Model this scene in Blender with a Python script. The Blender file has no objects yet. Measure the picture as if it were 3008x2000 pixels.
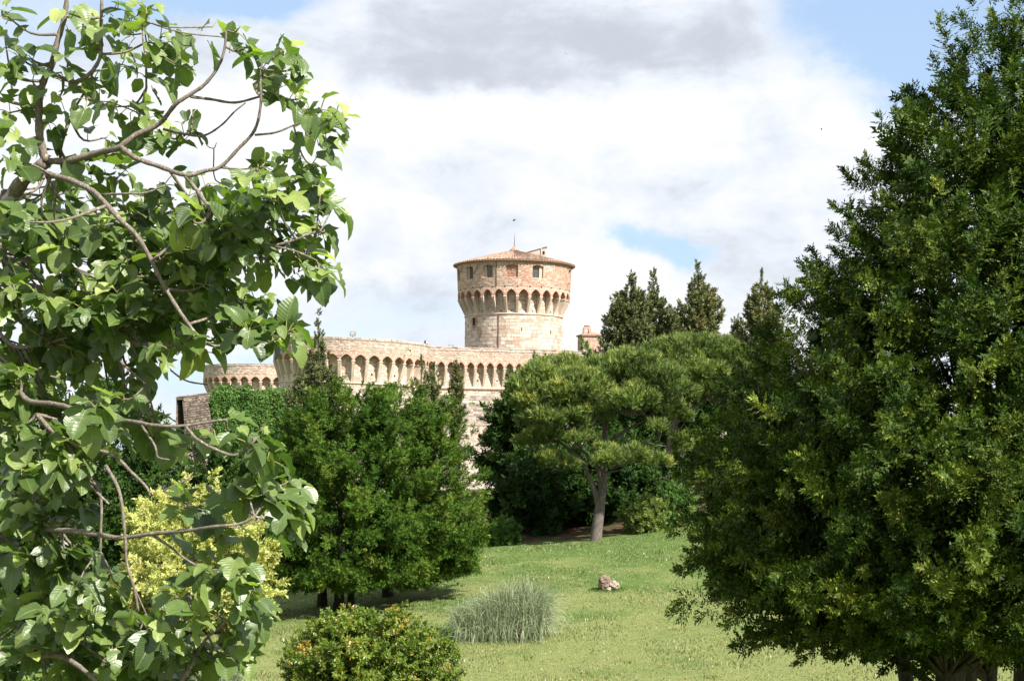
import bpy, math, random
import numpy as np
from mathutils import Vector, Matrix
R = math.radians
rng = np.random.default_rng(11)
random.seed(5)
S = bpy.context.scene
COL = S.collection

# ------------------------------------------------------------------ camera
F = 4440.0                      # focal length in photo pixels (3008 wide)
PITCH, ROLL = R(3.87), R(0.5)
cam_d = bpy.data.cameras.new('camera'); cam = bpy.data.objects.new('camera', cam_d); COL.objects.link(cam)
cam_d.sensor_width = 23.7; cam_d.lens = 23.7 * F / 3008.0
cam_d.clip_start = 0.1; cam_d.clip_end = 9000
CM = Matrix.Rotation(R(90) + PITCH, 4, 'X') @ Matrix.Rotation(ROLL, 4, 'Z')
cam.matrix_world = CM
S.camera = cam
CM3 = np.array(CM.to_3x3())

def P(px, py, d):
    """world point seen at photo pixel (px,py), d metres ahead"""
    v = CM3 @ np.array([(px - 1504) / F, (1000 - py) / F, -1.0])
    return v * (d / v[1])
def Z(py, d, px=1504): return P(px, py, d)[2]

# ------------------------------------------------------------------ sun, sky, exposure
SUN_EL, SUN_AZ = 46.0, 134.0          # azimuth clockwise from +Y (the view direction)
sd = bpy.data.lights.new('sun', 'SUN'); sun = bpy.data.objects.new('sun', sd); COL.objects.link(sun)
sd.energy = 5.0; sd.angle = R(0.55); sd.color = (1.0, 0.955, 0.88)
sv = Vector((math.sin(R(SUN_AZ)) * math.cos(R(SUN_EL)), math.cos(R(SUN_AZ)) * math.cos(R(SUN_EL)), math.sin(R(SUN_EL))))
sun.rotation_euler = sv.to_track_quat('Z', 'Y').to_euler()
S.view_settings.view_transform = 'Standard'; S.view_settings.look = 'None'
S.view_settings.gamma = 1.0; S.view_settings.use_curve_mapping = False
S.view_settings.exposure = 1.22
S.cycles.max_bounces = 5; S.cycles.diffuse_bounces = 3; S.cycles.glossy_bounces = 2
S.cycles.transmission_bounces = 4; S.cycles.transparent_max_bounces = 4
S.cycles.caustics_reflective = False; S.cycles.caustics_refractive = False
S.cycles.use_denoising = True
try: S.cycles.denoising_prefilter = 'ACCURATE'
except Exception: pass

class NT:
    """tiny node-expression helper"""
    def __init__(s, tree): s.t = tree; s.n = tree.nodes; s.l = tree.links
    def put(s, sock, v):
        if isinstance(v, bpy.types.NodeSocket): s.l.new(v, sock)
        elif v is not None: sock.default_value = v
    def m(s, op, a, b=None, c=None, clamp=False):
        n = s.n.new('ShaderNodeMath'); n.operation = op; n.use_clamp = clamp
        for i, v in enumerate((a, b, c)):
            if v is not None: s.put(n.inputs[i], v)
        return n.outputs[0]
    def add(s, *a):
        r = a[0]
        for x in a[1:]: r = s.m('ADD', r, x)
        return r
    def mul(s, *a):
        r = a[0]
        for x in a[1:]: r = s.m('MULTIPLY', r, x)
        return r
    def noise(s, vec, scale, detail=3, rough=0.5, dist=0.0, col=False):
        n = s.n.new('ShaderNodeTexNoise'); s.put(n.inputs['Vector'], vec)
        n.inputs['Scale'].default_value = scale; n.inputs['Detail'].default_value = detail
        n.inputs['Roughness'].default_value = rough; n.inputs['Distortion'].default_value = dist
        return n.outputs['Color' if col else 'Fac']
    def vor(s, vec, scale, feature='F1', out='Distance', rand=1.0):
        n = s.n.new('ShaderNodeTexVoronoi'); n.feature = feature; s.put(n.inputs['Vector'], vec)
        n.inputs['Scale'].default_value = scale; n.inputs['Randomness'].default_value = rand
        return n.outputs[out]
    def mix(s, f, a, b, mode='MIX'):
        n = s.n.new('ShaderNodeMix'); n.data_type = 'RGBA'; n.blend_type = mode
        s.put(n.inputs[0], f)
        for i, v in ((6, a), (7, b)):
            if isinstance(v, (tuple, list)): v = (*v[:3], 1)
            s.put(n.inputs[i], v)
        return n.outputs[2]
    def ramp(s, f, stops, interp='LINEAR'):
        n = s.n.new('ShaderNodeValToRGB'); n.color_ramp.interpolation = interp
        e = n.color_ramp.elements
        while len(e) < len(stops): e.new(0.5)
        for i, (p, c) in enumerate(stops):
            e[i].position = p; e[i].color = (*c[:3], 1) if isinstance(c, (tuple, list)) else (c, c, c, 1)
        s.put(n.inputs[0], f); return n.outputs[0]
    def sstep(s, v, lo, hi):
        n = s.n.new('ShaderNodeMapRange'); n.interpolation_type = 'SMOOTHSTEP'
        s.put(n.inputs[0], v); n.inputs[1].default_value = lo; n.inputs[2].default_value = hi
        return n.outputs[0]
    def xyz(s, vec):
        n = s.n.new('ShaderNodeSeparateXYZ'); s.put(n.inputs[0], vec); return n.outputs
    def comb(s, x, y, z):
        n = s.n.new('ShaderNodeCombineXYZ')
        for i, v in enumerate((x, y, z)): s.put(n.inputs[i], v)
        return n.outputs[0]
    def attr(s, name, out='Fac'):
        n = s.n.new('ShaderNodeAttribute'); n.attribute_name = name; return n.outputs[out]
    def bump(s, h, strength, dist):
        n = s.n.new('ShaderNodeBump'); n.inputs['Strength'].default_value = strength
        n.inputs['Distance'].default_value = dist; s.put(n.inputs['Height'], h); return n.outputs[0]

def make_world():
    w = bpy.data.worlds.new('World'); S.world = w; w.use_nodes = True
    t = w.node_tree; t.nodes.clear(); g = NT(t)
    sky = t.nodes.new('ShaderNodeTexSky'); sky.sky_type = 'NISHITA'; sky.sun_disc = False
    sky.sun_elevation = R(SUN_EL); sky.sun_rotation = R(SUN_AZ); sky.air_density = 1.0; sky.dust_density = 0.6; sky.ozone_density = 1.3
    tc = t.nodes.new('ShaderNodeTexCoord'); vec = tc.outputs['Generated']
    x, y, z = g.xyz(vec)
    az = g.m('ARCTAN2', x, y); el = g.m('ARCSINE', z)
    # domain warp so that cloud outlines billow
    n1 = g.noise(vec, 9.0, 8, 0.6, col=True); n2 = g.noise(vec, 34.0, 6, 0.6, col=True)
    c1 = g.xyz(n1); c2 = g.xyz(n2)
    def warp(a, k1, i): return g.add(a, g.mul(g.m('SUBTRACT', c1[i], 0.5), k1), g.mul(g.m('SUBTRACT', c2[i], 0.5), 0.016))
    waz = warp(az, 0.10, 0); wel = warp(el, 0.055, 1)
    def blob(px, py, rx, ry, amp, a=waz, e=wel):
        v = P(px, py, 1.0); v = v / np.linalg.norm(v)
        a0, e0 = math.atan2(v[0], v[1]), math.asin(v[2])
        da = g.m('DIVIDE', g.m('SUBTRACT', a, a0), rx / F); de = g.m('DIVIDE', g.m('SUBTRACT', e, e0), ry / F)
        q = g.m('ADD', g.m('MULTIPLY', da, da), g.m('MULTIPLY', de, de))
        return g.mul(g.m('EXPONENT', g.mul(q, -1.0)), amp)
    # flattened coordinates for the general cloud field (goes on all round the sky)
    ny = g.comb(az, g.mul(el, 1.9), 0.3)
    fb = g.noise(ny, 4.2, 9, 0.58, 0.35)
    fine = g.noise(ny, 17.0, 8, 0.62, 0.3)
    # cover: 1 cloud, 0 blue
    cov = g.add(g.mul(fb, 1.5), g.mul(fine, 0.55), -0.27, blob(1500, 700, 2600, 900, 0.16),
                blob(640, 20, 330, 80, -0.75), blob(2620, 60, 420, 160, -0.62), blob(2870, 240, 260, 90, -0.25),
                blob(2000, 730, 210, 62, -0.78), blob(2020, 800, 90, 55, -0.35), blob(560, 1170, 160, 70, -0.5),
                blob(1880, 880, 330, 110, 0.40), blob(2250, 880, 140, 130, 0.45), blob(1000, 420, 700, 200, 0.3),
                blob(1650, 120, 700, 190, 0.55), blob(1700, 430, 900, 160, 0.30))
    cover = g.sstep(cov, 0.44, 0.92)
    # shade: 0 white, 1 grey underside
    sh = g.add(g.mul(fb, 2.0), g.mul(fine, 1.35), -1.36,
               blob(1700, 100, 720, 170, 0.68), blob(1330, 70, 260, 160, 0.35), blob(1400, 250, 260, 60, 0.45),
               blob(120, 90, 330, 130, 0.55), blob(1150, 905, 330, 80, 0.62), blob(1330, 690, 240, 70, 0.30),
               blob(2150, 600, 300, 90, 0.16), blob(2620, 290, 160, 60, 0.38), blob(2250, 690, 150, 60, 0.10),
               blob(1500, 345, 900, 70, -0.6), blob(1800, 800, 200, 80, -0.3), blob(1000, 560, 500, 150, -0.15))
    # crisp billows: rounded cells lit on one side
    bil = g.vor(g.comb(g.add(az, g.mul(g.m('SUBTRACT', c2[0], .5), .05)), g.mul(g.add(el, g.mul(g.m('SUBTRACT', c2[1], .5), .04)), 1.7), 0.1), 17.0, 'SMOOTH_F1')
    shade = g.sstep(g.add(sh, g.mul(g.m('SUBTRACT', bil, .42), .62)), 0.0, 1.2)
    cloud = g.ramp(shade, [(0.0, (4.9, 4.93, 4.95)), (0.22, (4.45, 4.55, 4.7)), (0.55, (3.85, 4.12, 4.52)), (1.0, (2.85, 3.05, 3.42))])
    veil = g.mix(0.72, sky.outputs[0], (2.35, 3.15, 4.3))          # thin high haze over the blue
    col = g.mix(cover, veil, cloud)
    # below the horizon: dull land light
    low = g.sstep(z, -0.03, 0.0)
    col = g.mix(low, (1.1, 1.2, 1.0), col)
    bg = t.nodes.new('ShaderNodeBackground'); bg.inputs['Strength'].default_value = 0.095
    g.put(bg.inputs['Color'], col)
    out = t.nodes.new('ShaderNodeOutputWorld'); t.links.new(bg.outputs[0], out.inputs[0])
    w.cycles.sampling_method = 'AUTOMATIC'
make_world()

# ------------------------------------------------------------------ object helpers
def tagp(o, label=None, cat=None, group=None, kind=None):
    for k, v in (('label', label), ('category', cat), ('group', group), ('kind', kind)):
        if v: o[k] = v
    return o
def thing(name, loc, label, cat, group=None, rotz=0):
    o = bpy.data.objects.new(name, None); COL.objects.link(o); o.empty_display_size = 0.3
    o.location = tuple(loc); o.rotation_euler = (0, 0, rotz)
    return tagp(o, label, cat, group)
def mesh_np(name, V, Fc, tint=None, uv=None, smooth=False, mats=(), midx=None, vmode=False):
    """V (n,3), Fc: (m,k) array or list of tuples"""
    V = np.asarray(V, dtype=np.float32)
    me = bpy.data.meshes.new(name)
    if isinstance(Fc, np.ndarray):
        m, k = Fc.shape; loops = Fc.astype(np.int32).ravel(); tot = np.full(m, k, np.int32)
    else:
        m = len(Fc); tot = np.array([len(f) for f in Fc], np.int32); loops = np.array([i for f in Fc for i in f], np.int32)
    start = np.zeros(m, np.int32); start[1:] = np.cumsum(tot)[:-1]
    me.vertices.add(len(V)); me.vertices.foreach_set('co', V.ravel())
    me.loops.add(len(loops)); me.loops.foreach_set('vertex_index', loops)
    me.polygons.add(m); me.polygons.foreach_set('loop_start', start)
    try: me.polygons.foreach_set('loop_total', tot)
    except Exception: pass
    if midx is not None: me.polygons.foreach_set('material_index', np.asarray(midx, np.int32))
    me.update(calc_edges=True)
    me.polygons.foreach_set('use_smooth', np.full(m, bool(smooth)))
    if tint is not None:
        a = me.attributes.new('tint', 'FLOAT', 'FACE'); a.data.foreach_set('value', np.asarray(tint, np.float32))
    if uv is not None:
        u = me.uv_layers.new(name='UVMap'); uvl = np.asarray(uv, np.float32)[loops]
        u.data.foreach_set('uv', uvl.ravel())
    for mt in mats: me.materials.append(mt)
    return me
def link(name, me, parent=None, loc=None, rot=None, **kw):
    o = bpy.data.objects.new(name, me); COL.objects.link(o)
    if parent: o.parent = parent
    if loc is not None: o.location = tuple(loc)
    if rot is not None: o.rotation_euler = rot
    return tagp(o, **kw)
class MB:
    """mesh gatherer"""
    def __init__(s): s.v = []; s.f = []; s.uv = []; s.t = []; s.mi = []; s.n = 0
    def add(s, v, f, uv=None, tint=0.5, mi=0):
        v = np.asarray(v, float); s.v.append(v); s.uv.append(np.asarray(uv, float) if uv is not None else v[:, [0, 2]])
        for q in f: s.f.append(tuple(int(i) + s.n for i in q)); s.t.append(tint); s.mi.append(mi)
        s.n += len(v)
    def box(s, c, e, rz=0, tint=0.5, mi=0, jit=0):
        x, y, z = [a / 2 for a in e]
        v = np.array([(-x,-y,-z),(x,-y,-z),(x,y,-z),(-x,y,-z),(-x,-y,z),(x,-y,z),(x,y,z),(-x,y,z)])
        if jit: v = v + rng.uniform(-jit, jit, v.shape)
        if rz: cz, sz = math.cos(rz), math.sin(rz); v = v @ np.array([[cz, sz, 0], [-sz, cz, 0], [0, 0, 1]])
        s.add(v + np.asarray(c, float), [(0,3,2,1),(4,5,6,7),(0,1,5,4),(1,2,6,5),(2,3,7,6),(3,0,4,7)], tint=tint, mi=mi)
    def tube(s, pts, rad, n=7, tint=0.5, cap=True, mi=0):
        pts = np.asarray(pts, float); k = len(pts); rad = np.broadcast_to(np.asarray(rad, float), (k,))
        t = np.gradient(pts, axis=0); t /= np.linalg.norm(t, axis=1)[:, None] + 1e-9
        up = np.array([0.3, 0.2, 0.93]);
        if abs(t[0] @ up) > 0.9: up = np.array([1.0, 0.1, 0])
        a = np.cross(t[0], up); a /= np.linalg.norm(a); V = []; U = []
        L = 0
        for i in range(k):
            a = a - t[i] * (a @ t[i]); a /= np.linalg.norm(a) + 1e-9; b = np.cross(t[i], a)
            if i: L += np.linalg.norm(pts[i] - pts[i-1])
            for j in range(n):
                q = 2 * math.pi * j / n; V.append(pts[i] + rad[i] * (math.cos(q) * a + math.sin(q) * b)); U.append((j / n, L))
        f = [(i*n+j, i*n+(j+1) % n, (i+1)*n+(j+1) % n, (i+1)*n+j) for i in range(k-1) for j in range(n)]
        if cap: f += [tuple(range(n))[::-1], tuple((k-1)*n + j for j in range(n))]
        s.add(V, f, uv=U, tint=tint, mi=mi)
    def build(s, name, mats, parent=None, smooth=False, loc=None, rot=None, **kw):
        me = mesh_np(name, np.concatenate(s.v), s.f, s.t, np.concatenate(s.uv), smooth, mats if isinstance(mats, (list, tuple)) else [mats], s.mi)
        return link(name, me, parent, loc, rot, **kw)
def spline(pts, n=6):
    """Catmull-Rom through rows (any width)"""
    p = np.asarray(pts, float)
    if len(p) < 3: return np.array([p[0] + (p[-1]-p[0]) * t for t in np.linspace(0, 1, n)])
    q = np.vstack([2*p[0]-p[1], p, 2*p[-1]-p[-2]]); out = []
    for i in range(1, len(q)-2):
        for t in np.linspace(0, 1, n, endpoint=False):
            out.append(0.5*((2*q[i]) + (q[i+1]-q[i-1])*t + (2*q[i-1]-5*q[i]+4*q[i+1]-q[i+2])*t*t + (3*q[i]-q[i-1]-3*q[i+1]+q[i+2])*t**3))
    out.append(p[-1]); return np.array(out)

# ------------------------------------------------------------------ materials
def mat(name):
    m = bpy.data.materials.new(name); m.use_nodes = True; m.node_tree.nodes.clear()
    g = NT(m.node_tree); o = m.node_tree.nodes.new('ShaderNodeOutputMaterial')
    return m, g, o
def principled(g, o, col, rough=0.8, spec=0.3, normal=None, metallic=0):
    b = g.n.new('ShaderNodeBsdfPrincipled'); g.put(b.inputs['Base Color'], (*col[:3], 1) if isinstance(col, (tuple, list)) else col)
    g.put(b.inputs['Roughness'], rough); b.inputs['Specular IOR Level'].default_value = spec
    b.inputs['Metallic'].default_value = metallic
    if normal is not None: g.l.new(normal, b.inputs['Normal'])
    if o: g.l.new(b.outputs[0], o.inputs[0])
    return b
def pos(g): return g.n.new('ShaderNodeNewGeometry').outputs['Position']
def objc(g): return g.n.new('ShaderNodeTexCoord').outputs['Object']
def leaf_mat(name, stops, rough=0.45, trans=0.30, spec=0.35, tcol=None, var=0.25, vs=0.9):
    m, g, o = mat(name)
    t = g.attr('tint'); c = g.ramp(t, stops)
    nz = g.noise(pos(g), vs, 3, 0.6)
    c = g.mix(1.0, c, g.ramp(nz, [(0.25, 1 - var), (0.75, 1 + var)]), 'MULTIPLY')
    b = principled(g, None, c, rough, spec)
    tr = g.n.new('ShaderNodeBsdfTranslucent')
    g.put(tr.inputs[0], g.mix(1.0, c, tcol or (1.25, 1.45, 0.5), 'MULTIPLY'))
    mx = g.n.new('ShaderNodeMixShader'); mx.inputs[0].default_value = trans
    g.l.new(b.outputs[0], mx.inputs[1]); g.l.new(tr.outputs[0], mx.inputs[2]); g.l.new(mx.outputs[0], o.inputs[0])
    return m
def stone_mat(name, ramp, stain=(0.10, 0.085, 0.07), stain_amt=0.45, rough=0.9, scale=1.0, rubble=False, lichen=0.0):
    m, g, o = mat(name); p = objc(g); w = pos(g)
    t = g.attr('tint')
    if rubble:
        uv = g.n.new('ShaderNodeTexCoord').outputs['UV']; x, y, _ = g.xyz(uv)
        q = g.comb(g.mul(x, 0.55), y, 0)
        q2 = g.n.new('ShaderNodeVectorMath'); q2.operation = 'ADD'; g.put(q2.inputs[0], q)
        q3 = g.n.new('ShaderNodeVectorMath'); q3.operation = 'SCALE'; g.put(q3.inputs[0], g.noise(q, 3.0, 2, col=True)); q3.inputs['Scale'].default_value = 0.10
        g.put(q2.inputs[1], q3.outputs[0])
        cell = g.xyz(g.vor(q2.outputs[0], 5.2 * scale, 'F1', 'Color'))[0]
        edge = g.vor(q2.outputs[0], 5.2 * scale, 'DISTANCE_TO_EDGE', 'Distance')
        t = cell
    c = g.ramp(t, ramp)
    n = g.noise(p, 2.2 * scale, 6, 0.65); f = g.noise(p, 14 * scale, 4, 0.6)
    c = g.mix(1.0, c, g.ramp(n, [(0.2, 0.72), (0.8, 1.18)]), 'MULTIPLY')
    c = g.mix(1.0, c, g.ramp(f, [(0.2, 0.82), (0.8, 1.14)]), 'MULTIPLY')
    x, y, z = g.xyz(p); streak = g.noise(g.comb(g.mul(x, 1.6), g.mul(y, 1.6), g.mul(z, 0.22)), 1.3, 5, 0.7)
    c = g.mix(g.mul(g.sstep(streak, 0.52, 0.78), stain_amt), c, stain)
    if lichen: c = g.mix(g.mul(g.sstep(g.noise(p, 0.8, 5, 0.7), 0.5, 0.72), lichen), c, (0.19, 0.175, 0.155))
    h = g.add(g.mul(n, 0.5), f)
    if rubble:
        c = g.mix(g.mul(g.m('SUBTRACT', 1.0, g.sstep(edge, 0.01, 0.07)), 0.55), c, (0.50, 0.42, 0.33))
        h = g.add(h, g.mul(g.sstep(edge, 0.0, 0.12), 2.0))
    principled(g, o, c, rough, 0.2, g.bump(h, 0.7, 0.05))
    return m
CREAM = [(0.0, (0.42, 0.30, 0.225)), (0.35, (0.53, 0.41, 0.32)), (0.6, (0.61, 0.50, 0.41)), (0.85, (0.67, 0.57, 0.48)), (1.0, (0.50, 0.37, 0.285))]
PINK = [(0.0, (0.42, 0.27, 0.20)), (0.3, (0.50, 0.34, 0.26)), (0.6, (0.54, 0.40, 0.31)), (0.85, (0.60, 0.49, 0.40)), (1.0, (0.46, 0.31, 0.235))]
GREYS = [(0.0, (0.33, 0.265, 0.22)), (0.35, (0.43, 0.355, 0.295)), (0.7, (0.52, 0.435, 0.365)), (1.0, (0.58, 0.495, 0.42))]
BRICK = [(0.0, (0.40, 0.215, 0.15)), (0.5, (0.49, 0.285, 0.21)), (1.0, (0.56, 0.38, 0.29))]
M_cream = stone_mat('cream_stone', CREAM, stain=(0.22, 0.17, 0.13), stain_amt=0.40)
M_pink = stone_mat('pinkish_masonry', PINK, stain=(0.20, 0.15, 0.115), stain_amt=0.50)
M_grey = stone_mat('weathered_stone', GREYS, stain_amt=0.55, lichen=0.5)
M_mortar = stone_mat('lime_mortar', CREAM, rubble=True, stain_amt=0.12)
M_rub_pink = stone_mat('pink_rubble', PINK, rubble=True, stain_amt=0.12, scale=1.2)
M_scarp = stone_mat('stained_scarp_stone', [(0.0, (0.20, 0.16, 0.135)), (0.35, (0.29, 0.24, 0.205)), (0.7, (0.39, 0.325, 0.275)), (1.0, (0.45, 0.38, 0.32))], stain=(0.11, 0.10, 0.088), stain_amt=0.85, lichen=0.75)
M_oldwall = stone_mat('brown_rubble', [(0.0, (0.10, 0.075, 0.06)), (0.5, (0.17, 0.135, 0.105)), (1.0, (0.26, 0.21, 0.17))], stain_amt=0.5, rubble=True)
M_oldwall2 = stone_mat('brown_wall_stone', [(0.0, (0.10, 0.075, 0.06)), (0.5, (0.17, 0.135, 0.105)), (1.0, (0.26, 0.21, 0.17))], stain_amt=0.5)
M_rub_grey = stone_mat('grey_rubble', GREYS, rubble=True, stain_amt=0.6, lichen=0.5)
M_brick = stone_mat('red_brick', BRICK, stain_amt=0.15, scale=2)
M_smooth = stone_mat('dressed_stone', [(0.0, (0.50, 0.385, 0.30)), (1.0, (0.61, 0.50, 0.405))], stain=(0.2, 0.15, 0.11), stain_amt=0.55)
M_tile = stone_mat('terracotta_tile', [(0.0, (0.15, 0.085, 0.06)), (0.4, (0.29, 0.175, 0.125)), (0.75, (0.40, 0.28, 0.20)), (1.0, (0.20, 0.15, 0.115))], stain_amt=0.35, scale=2)
def flat_mat(name, col, rough=0.6, metallic=0, spec=0.4, ns=6):
    m, g, o = mat(name); p = objc(g)
    c = g.mix(1.0, (*col, 1), g.ramp(g.noise(p, ns, 5, 0.6), [(0.2, 0.78), (0.8, 1.2)]), 'MULTIPLY')
    principled(g, o, c, rough, spec, None, metallic); return m
M_dark = flat_mat('hole_shade_and_bird', (0.02, 0.017, 0.015), 0.9)  # near-black stands in for shade inside holes and openings; also bird colour
M_glass = flat_mat('window_glass', (0.06, 0.065, 0.07), 0.15, 0, 0.8)
M_iron = flat_mat('rusty_iron', (0.10, 0.06, 0.045), 0.7, 0.3)
M_wood = flat_mat('old_timber', (0.15, 0.11, 0.08), 0.8)
M_lamp = flat_mat('grey_metal', (0.14, 0.14, 0.14), 0.45, 0.6)
M_plaster = flat_mat('pale_plaster', (0.42, 0.37, 0.31), 0.9)
def bark_mat(name, a, b, sc=1.0, lich=None):
    m, g, o = mat(name); p = objc(g); x, y, z = g.xyz(p)
    q = g.comb(g.mul(x, 7 * sc), g.mul(y, 7 * sc), g.mul(z, 1.4 * sc))
    n = g.noise(q, 2.5, 6, 0.7, 0.4); c = g.ramp(n, [(0.3, a), (0.7, b)])
    if lich: c = g.mix(g.sstep(g.noise(p, 9 * sc, 4, 0.6), 0.55, 0.7), c, lich)
    principled(g, o, c, 0.9, 0.15, g.bump(n, 0.9, 0.04 / sc)); return m
M_bark = bark_mat('hornbeam_bark', (0.03, 0.026, 0.021), (0.085, 0.073, 0.06))
M_bark_pine = bark_mat('pine_bark', (0.045, 0.038, 0.034), (0.21, 0.175, 0.15), 1.2)
M_bark_fig = bark_mat('fig_bark', (0.075, 0.06, 0.048), (0.25, 0.21, 0.175), 5.0, (0.32, 0.29, 0.23))
M_twig = flat_mat('green_shoot', (0.22, 0.22, 0.07), 0.6, ns=30)

# ------------------------------------------------------------------ ground
def sst(a, lo, hi):
    t = np.clip((a - lo) / (hi - lo), 0, 1); return t * t * (3 - 2 * t)
def gz(x, y):
    x = np.asarray(x, float); y = np.asarray(y, float)
    base = np.interp(y, [-60, 3, 16, 26, 36, 45, 52, 62, 80, 110, 160, 260, 420, 1200, 6000],
                     [-1.7, -1.7, -5.6, -5.85, -5.75, -5.42, -5.08, -4.35, -4.4, -4.6, -5.0, -8, -30, -120, -300])
    tilt = 0.075 * np.clip(x, -16, 18) * sst(y, 30, 60) * (1 - sst(y, 140, 300))
    bank = 1.9 * sst(y, 64.5, 84) * sst(x + 0.25 * (y - 64), -5, 3) * (1 - sst(y, 88, 130))
    wob = 0.10 * np.sin(x * 0.31 + 1.3) * np.cos(y * 0.23) * sst(y, 20, 30) * (1 - sst(y, 300, 400))
    return base + tilt + bank + wob
def G(px, py, lo=20.0, hi=160.0):
    """where the sight line of a photo pixel meets the ground"""
    prev = lo
    for d in np.arange(lo, hi, 0.1):
        p = P(px, py, d)
        if p[2] <= gz(p[0], p[1]): return np.array([p[0], p[1], float(gz(p[0], p[1]))])
    p = P(px, py, hi); return p
def ground_pt(px, d):
    p = P(px, 1300, d); return np.array([p[0], d, float(gz(p[0], d))])

def build_ground():
    xs = np.concatenate([[-5000, -2000, -800, -300, -150, -90, -60], np.arange(-45, 45.1, 0.75), [60, 90, 150, 300, 800, 2000, 5000]])
    ys = np.concatenate([[-3000, -800, -200, -60, -20, -5], np.arange(0, 100, 0.75), np.arange(102, 200, 4), [220, 260, 320, 420, 600, 900, 1500, 3000, 6000]])
    X, Y = np.meshgrid(xs, ys); Zg = gz(X, Y)
    V = np.stack([X, Y, Zg], -1).reshape(-1, 3); nx, ny = len(xs), len(ys)
    i = np.arange(ny-1)[:, None] * nx + np.arange(nx-1)[None, :]
    Fq = np.stack([i, i+1, i+nx+1, i+nx], -1).reshape(-1, 4)
    m, g, o = mat('meadow_ground'); p = pos(g); x, y, z = g.xyz(p)
    n1 = g.noise(p, 0.35, 5, 0.6); n2 = g.noise(p, 2.4, 5, 0.65); n3 = g.noise(p, 22, 3, 0.7)
    gr = g.mix(g.sstep(g.add(n1, g.mul(g.m('SUBTRACT', 50, y), 0.012)), 0.34, 0.62), (0.084, 0.140, 0.032), (0.170, 0.196, 0.066))
    gr = g.mix(g.mul(g.sstep(n2, 0.5, 0.75), 0.6), gr, (0.27, 0.245, 0.115))
    gr = g.mix(g.mul(g.sstep(n3, 0.55, 0.8), 0.4), gr, (0.055, 0.080, 0.028))
    soil = g.mix(g.sstep(n2, 0.35, 0.7), (0.05, 0.03, 0.018), (0.15, 0.075, 0.045))
    soil = g.mix(g.mul(g.sstep(g.noise(p, 1.1, 4, 0.6), 0.42, 0.56), 0.8), soil, (0.045, 0.06, 0.022))
    edge = g.add(y, g.mul(x, -0.12), g.mul(g.m('SUBTRACT', n1, 0.5), 4.0))
    ms = g.mul(g.sstep(edge, 65.6, 66.8), g.sstep(g.add(x, g.mul(n1, 3)), -1.5, 0.6), g.m('SUBTRACT', 1.0, g.sstep(x, 15, 22)))
    c = g.mix(ms, gr, soil)
    far = g.sstep(y, 150, 350); c = g.mix(far, c, (0.07, 0.09, 0.05))
    principled(g, o, c, 0.95, 0.1, g.bump(g.add(n3, g.mul(n2, 2)), 0.8, 0.08))
    link('ground', mesh_np('ground', V, Fq, smooth=True, mats=[m]), kind='structure')
    # grass blades over the lawn that shows
    N = 190000
    u = rng.random(N * 3); yy = 33 + 38 * u ** 0.8; xx = rng.uniform(-1, 1, N * 3) * (yy * 0.34)
    keep = (xx > -0.34 * yy) & (xx < 0.34 * yy) & ~((yy > 64.6 + 0.12 * xx) & (xx > -1))
    xx, yy = xx[keep][:N], yy[keep][:N]; N = len(xx)
    zz = gz(xx, yy); hgt = rng.uniform(0.025, 0.075, N) * (0.75 + 0.5*(np.sin(xx*.9)*np.cos(yy*.7) > .1) + .9*(np.sin(xx*2.3+1.1*np.sin(yy))*np.sin(yy*1.9+xx*.6) > .86))
    a = rng.uniform(0, 2 * math.pi, N); wd = rng.uniform(0.012, 0.026, N); ln = rng.uniform(-0.5, 0.5, (N, 2)) * hgt[:, None]
    b = np.stack([xx, yy, zz - 0.01], -1); s_ = np.stack([np.cos(a) * wd, np.sin(a) * wd, 0 * a], -1)
    V = np.stack([b - s_, b + s_, b + np.stack([ln[:, 0], ln[:, 1], hgt], -1)], 1).reshape(-1, 3)
    Ft = np.arange(N * 3).reshape(-1, 3)
    m, g, o = mat('grass_blades'); p = pos(g); n1 = g.noise(p, 0.35, 5, 0.6); t = g.attr('tint')
    c = g.mix(g.sstep(g.add(n1, g.mul(g.m('SUBTRACT', 50, g.xyz(p)[1]), 0.012)), 0.34, 0.62), (0.102, 0.162, 0.040), (0.212, 0.232, 0.084))
    c = g.mix(g.sstep(t, 0.55, 1.0), c, (0.36, 0.35, 0.17)); c = g.mix(g.sstep(t, 0.985, 0.99), c, (0.62, 0.60, 0.48)); c = g.mix(g.m('SUBTRACT', 1.0, g.sstep(t, 0.0, 0.25)), c, (0.12, 0.165, 0.045))
    bb = principled(g, None, c, 0.7, 0.2); tr = g.n.new('ShaderNodeBsdfTranslucent'); g.put(tr.inputs[0], c)
    mx = g.n.new('ShaderNodeMixShader'); mx.inputs[0].default_value = 0.3
    g.l.new(bb.outputs[0], mx.inputs[1]); g.l.new(tr.outputs[0], mx.inputs[2]); g.l.new(mx.outputs[0], o.inputs[0])
    o_ = link('grass', mesh_np('grass', V, Ft, tint=rng.random(N), mats=[m]), kind='stuff',
              label='short sunlit meadow grass covering the sloping lawn', cat='grass')
build_ground()

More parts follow.
